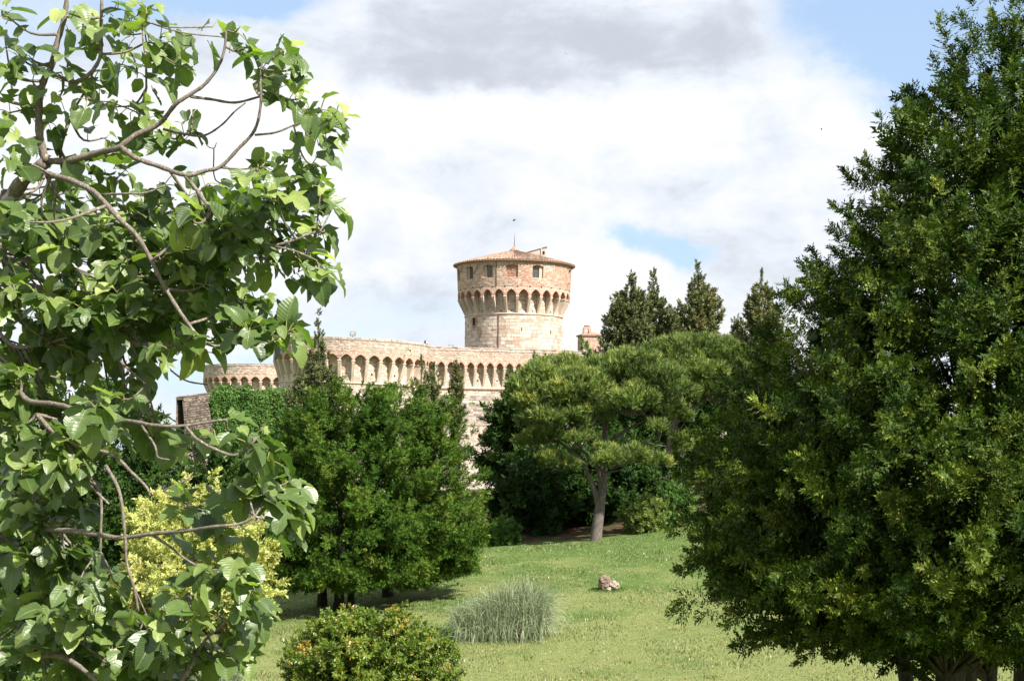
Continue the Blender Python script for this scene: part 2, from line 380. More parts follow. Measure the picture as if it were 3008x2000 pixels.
# ------------------------------------------------------------------ fortress
def circ(Rr):
    """s measured as arc length at radius Rr, n outward from Rr"""
    def f(s, n, z): a = s / Rr; return np.array([(Rr + n) * math.sin(a), -(Rr + n) * math.cos(a), z])
    return f
def straight(s, n, z): return np.array([s, -n, z])
def loft(mb, surf, svals, prof, tint=0.5, mi=0, skip=None):
    """sweep a profile of (n,z) along s"""
    k = len(prof); V = [surf(s, n, z) for s in svals for n, z in prof]
    L = [0]
    for i in range(1, k): L.append(L[-1] + math.hypot(prof[i][0]-prof[i-1][0], prof[i][1]-prof[i-1][1]))
    uv = [(s, l) for s in svals for l in L]
    f = [(i*k+j, (i+1)*k+j, (i+1)*k+j+1, i*k+j+1) for i in range(len(svals)-1) for j in range(k-1) if not (skip and skip(i, j))]
    mb.add(V, f, uv=uv, tint=tint, mi=mi)
def block_quad(mb, surf, s0, s1, z0, z1, n0, n1, tint, jit=0.006, mi=0):
    V = []
    for n, e in ((n0, 0.0), (n1, 0.012)):
        for s, z in ((s0+e, z0+e), (s1-e, z0+e), (s1-e, z1-e), (s0+e, z1-e)):
            V.append(surf(s + random.uniform(-jit, jit), n + random.uniform(-jit, jit), z + random.uniform(-jit, jit)))
    mb.add(V, [(4,5,6,7),(0,1,5,4),(1,2,6,5),(2,3,7,6),(3,0,4,7)], tint=tint, mi=mi)
def masonry(mb, surf, s0, s1, z0, z1, bw, bh, n0=0.0, proud=0.035, skip=None, zoff=None, mi_fn=None, deep=0.1):
    z = z0
    while z < z1 - 0.04:
        h = min(bh * random.uniform(0.75, 1.25), z1 - z)
        s = s0 - random.uniform(0, bw * 0.5)
        while s < s1:
            w = bw * random.uniform(0.55, 1.5); a, b = max(s, s0), min(s + w, s1)
            if b - a > 0.05 and not (skip and skip(a, b, z, z + h)):
                nn = n0(0.5*(a+b), z) if callable(n0) else n0
                mi = mi_fn(0.5*(a+b), z) if mi_fn else 0
                block_quad(mb, surf, a + 0.012, b - 0.012, z + 0.01, z + h - 0.01, nn - deep, nn + random.uniform(0.1, 1) * proud, random.random(), 0.012, mi)
            s += w
        z += h
def arch_curve(hw, rise, n=7):
    """pointed arch from (-hw,0) up to (0,rise) to (hw,0)"""
    pts = []; qe = R(62)
    for i in range(n + 1):
        q = qe * i / n
        pts.append((-hw + hw * (1 - math.cos(q)) / (1 - math.cos(qe)), rise * math.sin(q) / math.sin(qe)))
    return pts + [(-x, z) for x, z in pts[::-1][1:]]
def machicolation(parent, place, surf, ks, pitch, proj, zb, zs, rise, ztop, hw, cw):
    """corbels, capitals and pointed arches; place(k) -> (loc, rotz) of bay k"""
    # corbel: slanting wedge with slightly stepped nose
    mb = MB(); h = zs - zb
    prof = [(-0.05, zb), (proj * 0.08, zb), (proj * 0.97, zs - 0.26 * h * 0.3), (proj, zs - 0.02), (proj, zs), (-0.05, zs)]
    V = []
    for s in (-cw / 2, cw / 2):
        for n, z in prof: V.append(surf(s, n, z))
    k = len(prof); f = [tuple(range(k)), tuple(range(2*k-1, k-1, -1))] + [(j, j + k, (j+1) % k + k, (j+1) % k) for j in range(k)]
    mb.add(V, f, tint=0.6); corb = mesh_np('corbel', np.concatenate(mb.v), mb.f, mb.t, np.concatenate(mb.uv), False, [M_smooth])
    mb = MB(); V = []
    for (e, z) in ((0.0, zs - 0.03), (0.06, zs + 0.05), (0.06, zs + 0.11), (0.02, zs + 0.14)):
        for s, n in ((-cw/2-e, -0.02), (cw/2+e, -0.02), (cw/2+e, proj+e), (-cw/2-e, proj+e)): V.append(surf(s, n, z))
    f = [(0,3,2,1), (12,13,14,15)] + [(r*4+j, r*4+(j+1) % 4, r*4+4+(j+1) % 4, r*4+4+j) for r in range(3) for j in range(4)]
    mb.add(V, f, tint=0.8); cap = mesh_np('capital', np.concatenate(mb.v), mb.f, mb.t, np.concatenate(mb.uv), False, [M_smooth])
    # arch panel
    z0 = zs + 0.14; crv = [(x, z0 + z) for x, z in arch_curve(hw, rise)]
    mb = MB(); top = ztop; po = proj - 0.004
    V = [surf(x, po, z) for x, z in crv] + [surf(x, po, top) for x, _ in crv]; n = len(crv)
    mb.add(V, [(i, i+1, n+i+1, n+i) for i in range(n-1)], uv=[(x, z) for x, z in crv] + [(x, top) for x, _ in crv])
    for sgn in (-1, 1):
        V = [surf(sgn*hw, po, z0), surf(sgn*pitch/2, po, z0), surf(sgn*pitch/2, po, top), surf(sgn*hw, po, top)]
        mb.add(V, [(0, 1, 2, 3)], uv=[(0, z0), (.2, z0), (.2, top), (0, top)])
        V = [surf(sgn*hw, po, z0), surf(sgn*pitch/2, po, z0), surf(sgn*pitch/2, 0, z0), surf(sgn*hw, 0, z0)]
        mb.add(V, [(0, 1, 2, 3)])
    V = [surf(x, po, z) for x, z in crv] + [surf(x, -0.02, z) for x, z in crv]
    mb.add(V, [(i, i+1, n+i+1, n+i) for i in range(n-1)], mi=1)
    # brick ring, each voussoir a little box
    rw = 0.17
    for i in range(n-1):
        (x0, za), (x1, zb_) = crv[i], crv[i+1]
        def outw(j):
            a = crv[max(j-1, 0)]; b = crv[min(j+1, n-1)]; dx, dz = b[0]-a[0], b[1]-a[1]; l = math.hypot(dx, dz) or 1
            return (-dz / l, dx / l)
        o0, o1 = outw(i), outw(i+1)
        a = [(x0, za), (x1, zb_), (x1 + o1[0]*rw, zb_ + o1[1]*rw), (x0 + o0[0]*rw, za + o0[1]*rw)]
        a = [(max(-pitch/2, min(pitch/2, x)), z) for x, z in a]
        V = [surf(x, po - 0.03, z) for x, z in a] + [surf(x, po + 0.018 + 0.008 * (i % 2), z) for x, z in a]
        mb.add(V, [(4,5,6,7), (0,1,5,4), (1,2,6,5), (2,3,7,6), (3,0,4,7)], tint=random.random(), mi=1)
    arch = mesh_np('arch', np.concatenate(mb.v), mb.f, mb.t, np.concatenate(mb.uv), False, [M_rub_pink, M_brick], mb.mi)
    for q in ks:
        loc, rz = place(q + 0.5); link('corbel', corb, parent, loc, (0, 0, rz)); link('capital', cap, parent, loc, (0, 0, rz))
        loc, rz = place(q); link('arch', arch, parent, loc, (0, 0, rz))
def ring_prof(z, n, h=0.22, p=0.10):
    return [(n, z - h/2), (n + p*0.7, z - h*0.35), (n + p, z), (n + p*0.7, z + h*0.35), (n, z + h/2)]

def build_tower():
    D = 190.0; sc = D / F
    c = P(1506, 1300, D); r0, r1 = 143 * sc, 165 * sc; p = r1 - r0
    df = D - r0
    zs_ = Z(872, D - r1, 1506) ; zb = Z(920, df, 1506) + 0.12; zstr = Z(921, df, 1506)
    zap = Z(848, D - r1, 1506); zband = zap + 0.32; zev = Z(784, D, 1506)
    root = thing('fortress_tower', (c[0], c[1], 0), 'round stone keep with ring of pointed arches and low conical tiled roof', 'tower')
    sf = circ(r0); TAU = 2 * math.pi
    sv_ = np.linspace(-math.pi * r0, math.pi * r0, 97)
    mb = MB(); loft(mb, sf, sv_, [(0, -1.0), (0, zstr), (0, zband + 0.1)]); mb.build('shaft', M_mortar, root, smooth=False)
    # ashlar of the shaft: 300 blocks that show as parts, the back joined
    z = zstr - 4.6; blocks = []; 
    while z < zstr - 0.15:
        h = min(random.uniform(0.34, 0.50), zstr - 0.1 - z); s = -math.pi * r0
        while s < math.pi * r0 - 0.1:
            w = random.uniform(0.42, 0.95); w = min(w, math.pi * r0 - s); blocks.append((s, s + w, z, z + h)); s += w
        z += h
    blocks = [b for b in blocks if not (abs((b[0]+b[1])/2 / r0 - R(-52)) < 0.075 and Z(968, D) < (b[2]+b[3])/2 < Z(938, D))]
    blocks.sort(key=lambda b: (b[2] < Z(1030, df), abs(b[0] + b[1])))
    for i, (a, b, z0, z1) in enumerate(blocks[:300]):
        mb = MB(); block_quad(mb, sf, a+0.012, b-0.012, z0+0.012, z1-0.012, -0.08, random.uniform(0.008, 0.045), random.random(), 0.008)
        mb.build('stone', M_cream, root)
    mb = MB()
    for a, b, z0, z1 in blocks[300:]: block_quad(mb, sf, a+0.012, b-0.012, z0+0.012, z1-0.012, -0.08, random.uniform(0.008, 0.045), random.random(), 0.008)
    mb.build('stonework', M_cream, root, kind='stuff')
    mb = MB(); loft(mb, sf, sv_, ring_prof(zstr, 0.0, 0.22, 0.13)); mb.build('string_course', M_smooth, root)
    # machicolation, 29 bays
    nb = 29; da = TAU / nb; sr = circ(r1)
    s_surf = lambda s, n, z: sf(s * r0 / r1, n, z)
    machicolation(root, lambda k: ((0, 0, 0), R(-2.7) + k * da), s_surf, range(nb), TAU * r1 / nb, p, zb, zs_, zap - zs_ - 0.14, zband, 0.61, 0.30)
    # upper wall with window recesses
    rt = 169 * sc
    def uw(s, n, z): # s arc at r1, slight outward batter
        t = (z - zband) / (zev - zband); rr = r1 + (rt - r1) * max(0, min(1, t)) + n; a = s / r1
        return np.array([rr * math.sin(a), -rr * math.cos(a), z])
    zw0, zw1 = Z(816, D - r1 * 0.9, 1506), Z(779, D - r1 * 0.9, 1506)
    wins = [(-50, 0.62, 'open'), (-26, 0.68, 'open'), (-2, 0.72, 'blind'), (24, 0.72, 'open'), (75, 0.5, 'open'), (100, .6, 'blind'), (-76, .6, 'blind'), (-102, .6, 'open'), (130, .6, 'open'), (160, .6, 'blind'), (-130, .6, 'blind')]
    sv2 = sorted(list(np.linspace(-math.pi * r1, math.pi * r1, 109)) + [R(a) * r1 + e * w for a, w, _ in wins for e in (-1, 1)])
    zl = [zband, zw0, zw1, zev + 0.05]
    def skip(i, j):
        m_ = (sv2[i] + sv2[i+1]) / 2
        return j == 1 and any(abs(m_ - R(a) * r1) < w for a, w, _ in wins)
    mb = MB(); loft(mb, uw, sv2, [(0, z_) for z_ in zl], skip=skip)
    loft(mb, uw, [sv2[0], sv2[-1]], [(0, zband), (0, zband + 0.01)])
    mb.build('upper_wall', M_rub_pink, root)
    # blocks: stone left, brick right
    def sk(a, b, z0, z1): return any(b > R(t) * r1 - w - 0.02 and a < R(t) * r1 + w + 0.02 and z1 > zw0 and z0 < zw1 + 0.15 for t, w, _ in wins)
    mb = MB()
    def mi_fn(s, z_):
        v = math.sin(s * 0.9 + 0.4) + 0.7 * math.sin(z_ * 3.1 + s * 1.7) + random.uniform(-0.7, 0.7) + s * 0.22
        return 1 if v > 0.75 else 0
    masonry(mb, uw, -math.pi * r1 * 0.62, math.pi * r1 * 0.62, zband + 0.04, zev - 0.02, 0.36, 0.2, 0.0, 0.03, sk, mi_fn=mi_fn)
    mb.build('stonework', [M_pink, M_brick], root, kind='stuff')
    for a, w, kd in wins:
        sc_ = R(a) * r1; dp = 0.42
        win = MB(); e = 0.0
        for (q0, q1) in (((sc_-w, zw0), (sc_-w, zw1)), ((sc_+w, zw1), (sc_+w, zw0)), ((sc_-w, zw1), (sc_+w, zw1)), ((sc_+w, zw0), (sc_-w, zw0))):
            V = [uw(q0[0], 0, q0[1]), uw(q1[0], 0, q1[1]), uw(q1[0], -dp, q1[1]), uw(q0[0], -dp, q0[1])]
            win.add(V, [(0, 1, 2, 3)])
        wo = win.build('window' if kd == 'open' else 'blind_window', M_brick if kd == 'blind' else M_pink, root)
        b = MB()
        if kd == 'blind':
            V = [uw(sc_-w, -0.25, zw0), uw(sc_+w, -0.25, zw0), uw(sc_+w, -0.25, zw1), uw(sc_-w, -0.25, zw1)]
            b.add(V, [(0, 1, 2, 3)], uv=[(0, 0), (2*w, 0), (2*w, 1.5), (0, 1.5)]); b.build('brick_infill', M_brick, wo)
            q = MB(); masonry(q, uw, sc_-w+.02, sc_+w-.02, zw0, zw1, 0.24, 0.085, -0.25, 0.01, deep=0.03); q.build('bricks', M_brick, wo, kind='stuff')
        else:
            x0, x1 = sc_ - w * 0.50, sc_ + w * 0.66
            if a > 0: x0, x1 = sc_ - w * 0.90, sc_ + w * 0.38
            for (u0, u1, v0, v1) in ((sc_-w, x0, zw0, zw1), (x1, sc_+w, zw0, zw1), (x0, x1, zw1-0.03, zw1)):
                V = [uw(u, n_, z_) for n_ in (-0.22, -0.42) for u, z_ in ((u0, v0), (u1, v0), (u1, v1), (u0, v1))]
                b.add(V, [(0,1,2,3), (0,4,5,1), (1,5,6,2), (2,6,7,3), (3,7,4,0)])
            b.build('jamb', M_pink, wo)
            b = MB(); V = [uw(x0, -0.38, zw0), uw(x1, -0.38, zw0), uw(x1, -0.38, zw1-0.03), uw(x0, -0.38, zw1-0.03)]
            b.add(V, [(0, 1, 2, 3)]); b.build('pane', M_glass, wo)
            b = MB(); t_ = 0.03
            for (u0, u1, v0, v1) in ((x0, x0+.06, zw0, zw1-.03), (x1-.06, x1, zw0, zw1-.03), ((x0+x1)/2-t_, (x0+x1)/2+t_, zw0, zw1-.03), (x0, x1, zw0, zw0+.06), (x0, x1, zw1-.036, zw1-.03), (x0, x1, (zw0+zw1)/2, (zw0+zw1)/2+.05)):
                V = [uw(u, n_, z_) for n_ in (-0.33, -0.375) for u, z_ in ((u0, v0), (u1, v0), (u1, v1), (u0, v1))]
                b.add(V, [(0,1,2,3), (0,4,5,1), (1,5,6,2), (2,6,7,3), (3,7,4,0)])
            b.build('frame', M_wood, wo)
        # segmental brick head
        b = MB(); nseg = 9
        for i in range(nseg):
            u0, u1 = sc_ - w - 0.08 + (2*w+0.16) * i / nseg, sc_ - w - 0.08 + (2*w+0.16) * (i+1) / nseg
            f0 = 0.16 * (1 - ((u0 - sc_) / (w+0.08)) ** 2); f1 = 0.16 * (1 - ((u1 - sc_) / (w+0.08)) ** 2)
            V = [uw(u, n_, z_) for n_ in (-0.2, 0.03 + 0.008 * (i % 2)) for u, z_ in ((u0, zw1-0.17+f0), (u1-.012, zw1-0.17+f1), (u1-.012, zw1+0.02+f1), (u0, zw1+0.02+f0))]
            b.add(V, [(4,5,6,7), (0,1,5,4), (1,2,6,5), (2,3,7,6), (3,0,4,7)], tint=random.random())
        b.build('brick_head', M_brick, wo)
        b = MB(); block_quad(b, uw, sc_-w-0.06, sc_+w+0.06, zw0-0.1, zw0, -0.3, 0.06, 0.5, 0.002); b.build('sill', M_smooth, wo)
    # putlog holes: dark boxes stand in for their shaded depth
    for k in range(nb):
        for (aa, zz_, rr_) in ((R(-2.7) + (k + 0.5) * da, zband - 0.02, r1), (R(-2.7) + k * da, zb + 0.22, r0)):
            if rr_ == r0 and k % 2: continue
            b = MB(); x = rr_ * math.sin(aa); y = -rr_ * math.cos(aa)
            b.box((x, y, zz_), (0.15, 0.08, 0.14), aa, jit=0.012); b.build('putlog_shade_box', M_dark, root)
    # barred window low on the shaft
    a = R(-52); b = MB(); zc = Z(953, D)
    b.box((0, 0, 0), (0.62, 0.10, 0.95)); wn = b.build('barred_window', M_dark, root, loc=((r0+0.0)*math.sin(a), -(r0+0.0)*math.cos(a), zc), rot=(0, 0, a))
    b = MB()
    for x in (-0.36, 0.36): b.box((x, -0.05, 0), (0.12, 0.16, 1.15), jit=.01)
    b.box((0, -0.05, 0.53), (0.6, 0.16, 0.11)); b.box((0, -0.07, -0.53), (0.9, 0.22, 0.12)); b.build('surround', M_brick, wn)
    b = MB()
    for x in (-0.2, 0, 0.2): b.box((x, -0.11, 0), (0.03, 0.03, 0.94))
    for z_ in (-0.3, 0, 0.3): b.box((0, -0.11, z_), (0.6, 0.025, 0.03))
    b.build('grille', M_iron, wn)
    for px_, py_ in ((1529, 967), (1612, 970)):
        a = math.asin((px_ - 1506) / 143.0); b = MB(); b.box((r0*math.sin(a), -r0*math.cos(a), Z(py_, df)), (0.10, 0.12, 0.5), a); b.build('arrow_slit', M_dark, root)
    # downpipe
    a = R(-17.6); b = MB()
    b.tube([((r0+.08)*math.sin(a), -(r0+.08)*math.cos(a), zz) for zz in np.linspace(zstr-5, zstr-.15, 5)], 0.045)
    b.tube([uw(a*r1, 0.07, zz) for zz in np.linspace(zband, zev, 4)], 0.04); b.build('downpipe', M_iron, root)
    for (pa, pb) in (((1347, 802), (1359.5, 785)), ((1387.5, 806), (1409, 774))):
        b = MB(); pts = []
        for (qx, qy), off in ((pa, 0.05), (pb, 0.35)):
            aa = math.asin(max(-1, min(1, (qx - 1506) / 172.0))); pts.append([(rt+off)*math.sin(aa), -(rt+off)*math.cos(aa), Z(qy, D - rt*math.cos(aa), 1506)])
        b.tube(pts, 0.05, 5); b.build('strut', M_wood, root)
    # roof: cone of tile rows
    re = 177 * sc; zr0 = zev; zr1 = Z(737, D, 1506); n = 120
    mb = MB(); rl = 14; prof = [(re - (re - 0.35) * i / rl) for i in range(rl + 1)]
    V = []; 
    def ht(r_): return zr0 + 0.05 + (zr1 - zr0) * (1 - r_ / re) ** 0.93
    for i, r_ in enumerate(prof):
        for j in range(n * 4):
            ang = TAU * j / (n * 4); rid = 0.11 * (1 if j % 4 in (1, 2) else 0) * min(1, r_ / 3.0 + 0.25)
            V.append((r_ * math.sin(ang), -r_ * math.cos(ang), ht(r_) + rid + 0.03 * ((i * 7 + j // 4 * 3) % 5) / 5))
    nn = n * 4; f = [(i*nn+j, i*nn+(j+1) % nn, (i+1)*nn+(j+1) % nn, (i+1)*nn+j) for i in range(rl) for j in range(nn)]
    me = mesh_np('roof', V, f, tint=np.repeat(rng.random(len(f)//2 + 1), 2)[:len(f)], mats=[M_tile]); rf = link('roof', me, root, kind='stuff')
    mb = MB(); loft(mb, circ(re), np.linspace(-math.pi*re, math.pi*re, 97), [(-0.5, zr0 - 0.12), (-0.02, zr0 - 0.10), (0, zr0 - 0.02), (-0.02, zr0 + 0.06), (-0.3, zr0 + 0.08)])
    mb.build('eaves', M_tile, root)
    # loose tile ends at the eaves, one by one
    mt = MB(); mt.tube([(0, 0.0, 0), (0, -0.22, -0.04)], [0.085, 0.10], 6); tm = mesh_np('roof_tile', np.concatenate(mt.v), mt.f, [0.6]*len(mt.f), None, False, [M_tile])
    for j in range(n):
        a = TAU * j / n
        if math.cos(a) > -0.25: link('roof_tile', tm, root, ((re-.07)*math.sin(a), -(re-.07)*math.cos(a), zr0 + 0.10 + random.uniform(-.015, .015)), (0, 0, a))
    # lantern
    zl0, zl1 = zr1 - 0.15, Z(724, D, 1506); b = MB()
    b.tube([(0, 0, zl0 - .3), (0, 0, zl0 + 0.16)], [0.52, 0.50], 8, cap=True)
    b.tube([(0, 0, zl0 + 0.16), (0, 0, zl0 + 0.22), (0, 0, zl1)], [0.66, 0.62, 0.04], 8); b.build('lantern', M_tile, root)
    b = MB(); b.tube([(0, 0, zl1 - .1), (0, 0, Z(702, D)), (0, 0, Z(686, D))], [0.05, 0.035, 0.012], 6); b.build('finial', M_iron, root)
    # raised roof hatch: wedge-shaped block
    xA, xB = (1543 - 1506) * sc, (1600 - 1506) * sc; zt0, zt1 = Z(744, D), Z(727, D); y0, y1 = -0.6, 1.0
    zb_ = ht(2.5) - 0.8
    V = [(xA, y0, zb_), (xB, y0, zb_), (xB, y1, zb_), (xA, y1, zb_), (xA, y0, zt0), (xB, y0, zt1), (xB, y1, zt1), (xA, y1, zt0)]
    b = MB(); b.add(V, [(0,3,2,1),(4,5,6,7),(0,1,5,4),(1,2,6,5),(2,3,7,6),(3,0,4,7)]); ht_ = b.build('roof_hatch', M_plaster, root)
    b = MB(); V = [(xA-.1, y0-.1, zt0+.002), (xB+.1, y0-.1, zt1+.03), (xB+.1, y1+.1, zt1+.03), (xA-.1, y1+.1, zt0+.002)]; V2 = [(x, y, z+.07) for x, y, z in V]
    b.add(V + V2, [(0,3,2,1),(4,5,6,7),(0,1,5,4),(1,2,6,5),(2,3,7,6),(3,0,4,7)]); b.build('coping', M_tile, ht_)
    b = MB(); b.box((xB - 0.32, y0 - 0.02, zt1 - 0.72), (0.24, 0.06, 0.4)); b.build('opening', M_dark, ht_)
    b = MB(); b.box((xB - 0.62, y0 - 0.06, (zt1+zb_)/2 - .03), (0.10, 0.10, zt1-zb_-.12)); b.build('pilaster', M_smooth, ht_)
build_tower()

def drum(name, px, D, Rpx, rin_px, ys, yb, yap, ytop, bays, off, label, tilt=0.0, krange=None, zbot=-9.0, arc=(-0.75, 0.75), extra=False):
    sc = D / F; c = P(px, 1300, D); r1, r0 = Rpx * sc, rin_px * sc; p = r1 - r0; d1 = D - r1
    zs_ = Z(ys, d1, px); zb = Z(yb, d1, px); zap = Z(yap, d1, px); zt = Z(ytop, d1, px); zband = zap + 0.30
    root = thing(name, (c[0], c[1], 0), label, 'bastion')
    if tilt: root.rotation_euler = (0, tilt, 0)
    sf = circ(r0); a0, a1 = arc[0] * math.pi, arc[1] * math.pi
    mb = MB(); loft(mb, sf, np.linspace(a0*r0, a1*r0, 61), [(1.3, zbot), (0, zb - 0.35), (0, zb), (0, zband + .1)]); mb.build('drum_wall', M_mortar, root)
    mb = MB(); loft(mb, sf, np.linspace(a0*r0, a1*r0, 61), ring_prof(zb - 0.12, 0, 0.24, 0.14)); mb.build('string_course', M_smooth, root)
    da = R(360.0 / bays)
    s_surf = lambda s, n, z: sf(s * r0 / r1, n, z)
    machicolation(root, lambda k: ((0, 0, 0), R(off) + k * da), s_surf, krange, 2*math.pi*r1/bays, p, zb, zs_, zap - zs_ - 0.14, zband, 0.60 * (2*math.pi*r1/bays) / 1.45, 0.32)
    s1 = circ(r1); sv_ = np.linspace(a0*r1, a1*r1, 71)
    mb = MB(); loft(mb, s1, sv_, [(0, zband), (0, zt), (-0.6, zt), (-0.6, zband - .5)]); mb.build('parapet', M_rub_pink, root)
    mb = MB(); masonry(mb, s1, a0*r1*0.9, a1*r1*0.9, zband + 0.02, zt - 0.24, 0.34, 0.19, 0.0, 0.035, mi_fn=lambda s, z: 0 if random.random() < 0.72 - 0.9 * max(0, (zband + 0.5 - z)) else 1)
    mb.build('stonework', [M_grey, M_pink], root, kind='stuff')
    mb = MB(); masonry(mb, s1, a0*r1*0.9, a1*r1*0.9, zt - 0.17, zt + 0.10, 0.55, 0.26, 0.03, 0.05, deep=0.65); mb.build('coping', M_grey, root, kind='stuff')
    mb = MB(); loft(mb, s1, sv_, ring_prof(zt - 0.21, 0.0, 0.08, 0.07)); mb.build('coping_course', M_grey, root)
    mb = MB(); masonry(mb, sf, a0*r0*0.8, a1*r0*0.8, zb + 0.03, zs_ + 0.3, 0.38, 0.22, 0.0, 0.02); mb.build('stonework', M_cream, root, kind='stuff')
    for k in krange:
        if k % 2 == 0:
            a = R(off) + k * da; b = MB(); b.box((r0*math.sin(a), -r0*math.cos(a), zb + 0.42*(zs_-zb)), (0.17, 0.10, 0.17), a, jit=.015); b.build('putlog_shade_box', M_dark, root)
    return root, r0, r1, zt
drum_o, dr0, dr1, dzt = drum('round_bastion', 1022, 170.0, 227, 207, 1061, 1119, 1039, 991, 36, 2.4,
     'large round stone bastion with tall arches, below the conifer spire, left of the keep', tilt=R(1.7), krange=range(-11, 12))
far_o, fr0, fr1, fzt = drum('round_bastion', 762, 205.0, 165, 146, 1124, 1164, 1106, 1070, 33, 4.2,
     'smaller and lower round bastion half hidden behind the fig leaves', krange=range(-10, 11))

def build_curtain():
    # straight wall from the drum to the right, receding a little
    A = P(1225, 1018, 172.0); B = P(2150, 1038, 184.0)
    ang = math.atan2(B[1]-A[1], B[0]-A[0]); L = math.hypot(B[0]-A[0], B[1]-A[1])
    zt = Z(1020, 173, 1300); zap = Z(1063, 173, 1300); zs_ = Z(1083, 173, 1300); zb = Z(1135, 173, 1300); zband = zap + 0.22
    p = 0.78; pitch = 29.8 * 174 / F
    root = thing('curtain_wall', (A[0], A[1], 0), 'long straight fortress wall of pale stone with arches, running right in front of the keep', 'wall', rotz=ang)
    # origin plane n=0 is the corbel base; parapet at n=p
    sv_ = [0, L*.25, L*.5, L*.75, L]
    z1, z2 = Z(1183, 173, 1400), Z(1246, 173, 1400)
    mb = MB(); loft(mb, straight, sv_, [(1.6, -9), (1.1, -3.5), (0.42, z2), (0.36, z2), (0.14, z1), (0.08, z1), (0, zb - .2), (0, zband + .1)]); mb.build('scarp_wall', M_rub_grey, root)
    mb = MB(); loft(mb, straight, sv_, [(0, zb-.5), (0.10, zb-.30), (0.20, zb-.24), (0.24, zb-.13), (0.20, zb-.03), (0, zb+.02)]); mb.build('string_course', M_smooth, root)
    mb = MB(); loft(mb, straight, sv_, [(0.36, z2-.12), (0.5, z2-.10), (0.52, z2-.02), (0.36, z2+.03)]); mb.build('ledge', M_grey, root)
    nb = int(L / pitch)
    machicolation(root, lambda k: ((0.35 + k * pitch, 0, 0), 0), straight, range(nb), pitch, p, zb, zs_, zap - zs_ - .14, zband, 0.44, 0.25)
    mb = MB(); loft(mb, straight, sv_, [(p, zband), (p, zt), (p-.6, zt), (p-.6, zband-.4)]); mb.build('parapet', M_rub_pink, root)
    mb = MB(); masonry(mb, straight, 0, L*.62, zband+.02, zt-.42, 0.30, 0.17, p, 0.035, mi_fn=lambda s, z: 0 if random.random() < 0.45 else 1)
    masonry(mb, straight, 0, L*.62, zt-.36, zt-.12, 0.34, 0.22, p, 0.05, mi_fn=lambda s, z: 0 if random.random() < 0.7 else 1)
    mb.build('stonework', [M_grey, M_pink], root, kind='stuff')
    mb = MB(); loft(mb, straight, sv_, ring_prof(zt-.39, p, .07, .06)); mb.build('coping_course', M_grey, root)
    mb = MB(); masonry(mb, straight, 0, L*.62, zt-.08, zt+.07, 0.5, 0.14, p, 0.06, deep=0.6); mb.build('coping', M_grey, root, kind='stuff')
    mb = MB()
    def nf(s, z):
        return float(np.interp(z, [-3.5, z2, z2+.01, z1, z1+.01, zb-.2, zb], [1.1, .42, .36, .14, .08, 0, 0]))
    masonry(mb, straight, 0, L*.55, 0.2, z2-.13, 0.42, 0.24, nf, 0.04, mi_fn=lambda s, z: 0 if random.random() < .45 else 1)
    masonry(mb, straight, 0, L*.55, z2+.04, z1-.02, 0.42, 0.24, nf, 0.04)
    masonry(mb, straight, 0, L*.55, z1+.02, zb-.5, 0.46, 0.26, nf, 0.03, mi_fn=lambda s, z: 0 if random.random() < .8 - .5*(z > z1 + .7) else 1)
    mb.build('stonework', [M_scarp, M_cream], root, kind='stuff')
    mb = MB(); masonry(mb, straight, 0, L*.6, zb+.05, zs_+.2, 0.36, 0.22, 0, 0.02); mb.build('stonework', M_cream, root, kind='stuff')
    for k in range(nb):
        if k % 2 == 0: b = MB(); b.box((0.35 + k*pitch - .1, 0, zb + .38*(zs_-zb)), (0.17, .08, .17), jit=.015); b.build('putlog_shade_box', M_dark, root)
    return A, ang, zt
cA, cang, czt = build_curtain()

def build_left_wall():
    A, B = P(538, 1168, 104.0), P(640, 1156, 110.0); C = P(900, 1150, 118.0)
    for (a, b, nm, lab) in ((A, B, 'stone_wall', 'low grey rubble wall end showing between the fig leaves and the ivy'), (B, C, 'stone_wall', 'grey rubble wall mostly smothered by green ivy, below the small bastion')):
        ang = math.atan2(b[1]-a[1], b[0]-a[0]); L = math.hypot(b[0]-a[0], b[1]-a[1]); dz = 0
        root = thing(nm, (a[0], a[1], 0), lab, 'wall', rotz=ang); zt = (a[2]+b[2]) / 2
        k = (b[2]-a[2]) / L
        sf = lambda s, n, z: np.array([s, -n, z + (k * (s - L/2) if z > zt - 3 else 0)])
        mb = MB(); loft(mb, sf, [0, L/2, L], [(0.5, -8), (0.05, zt-.2), (0, zt), (-0.5, zt), (-0.5, -8)]); mb.build('core', M_oldwall, root)
        mb = MB(); masonry(mb, sf, 0, L, zt - 3.0, zt - .18, 0.30, 0.17, lambda s, z: 0.05 + (zt-z)*.1, 0.05, deep=.12)
        masonry(mb, sf, 0, L, zt-.14, zt+.1, .5, .22, 0.02, .06, deep=.55); mb.build('stonework', M_oldwall2, root, kind='stuff')
    return B, C
wB, wC = build_left_wall()

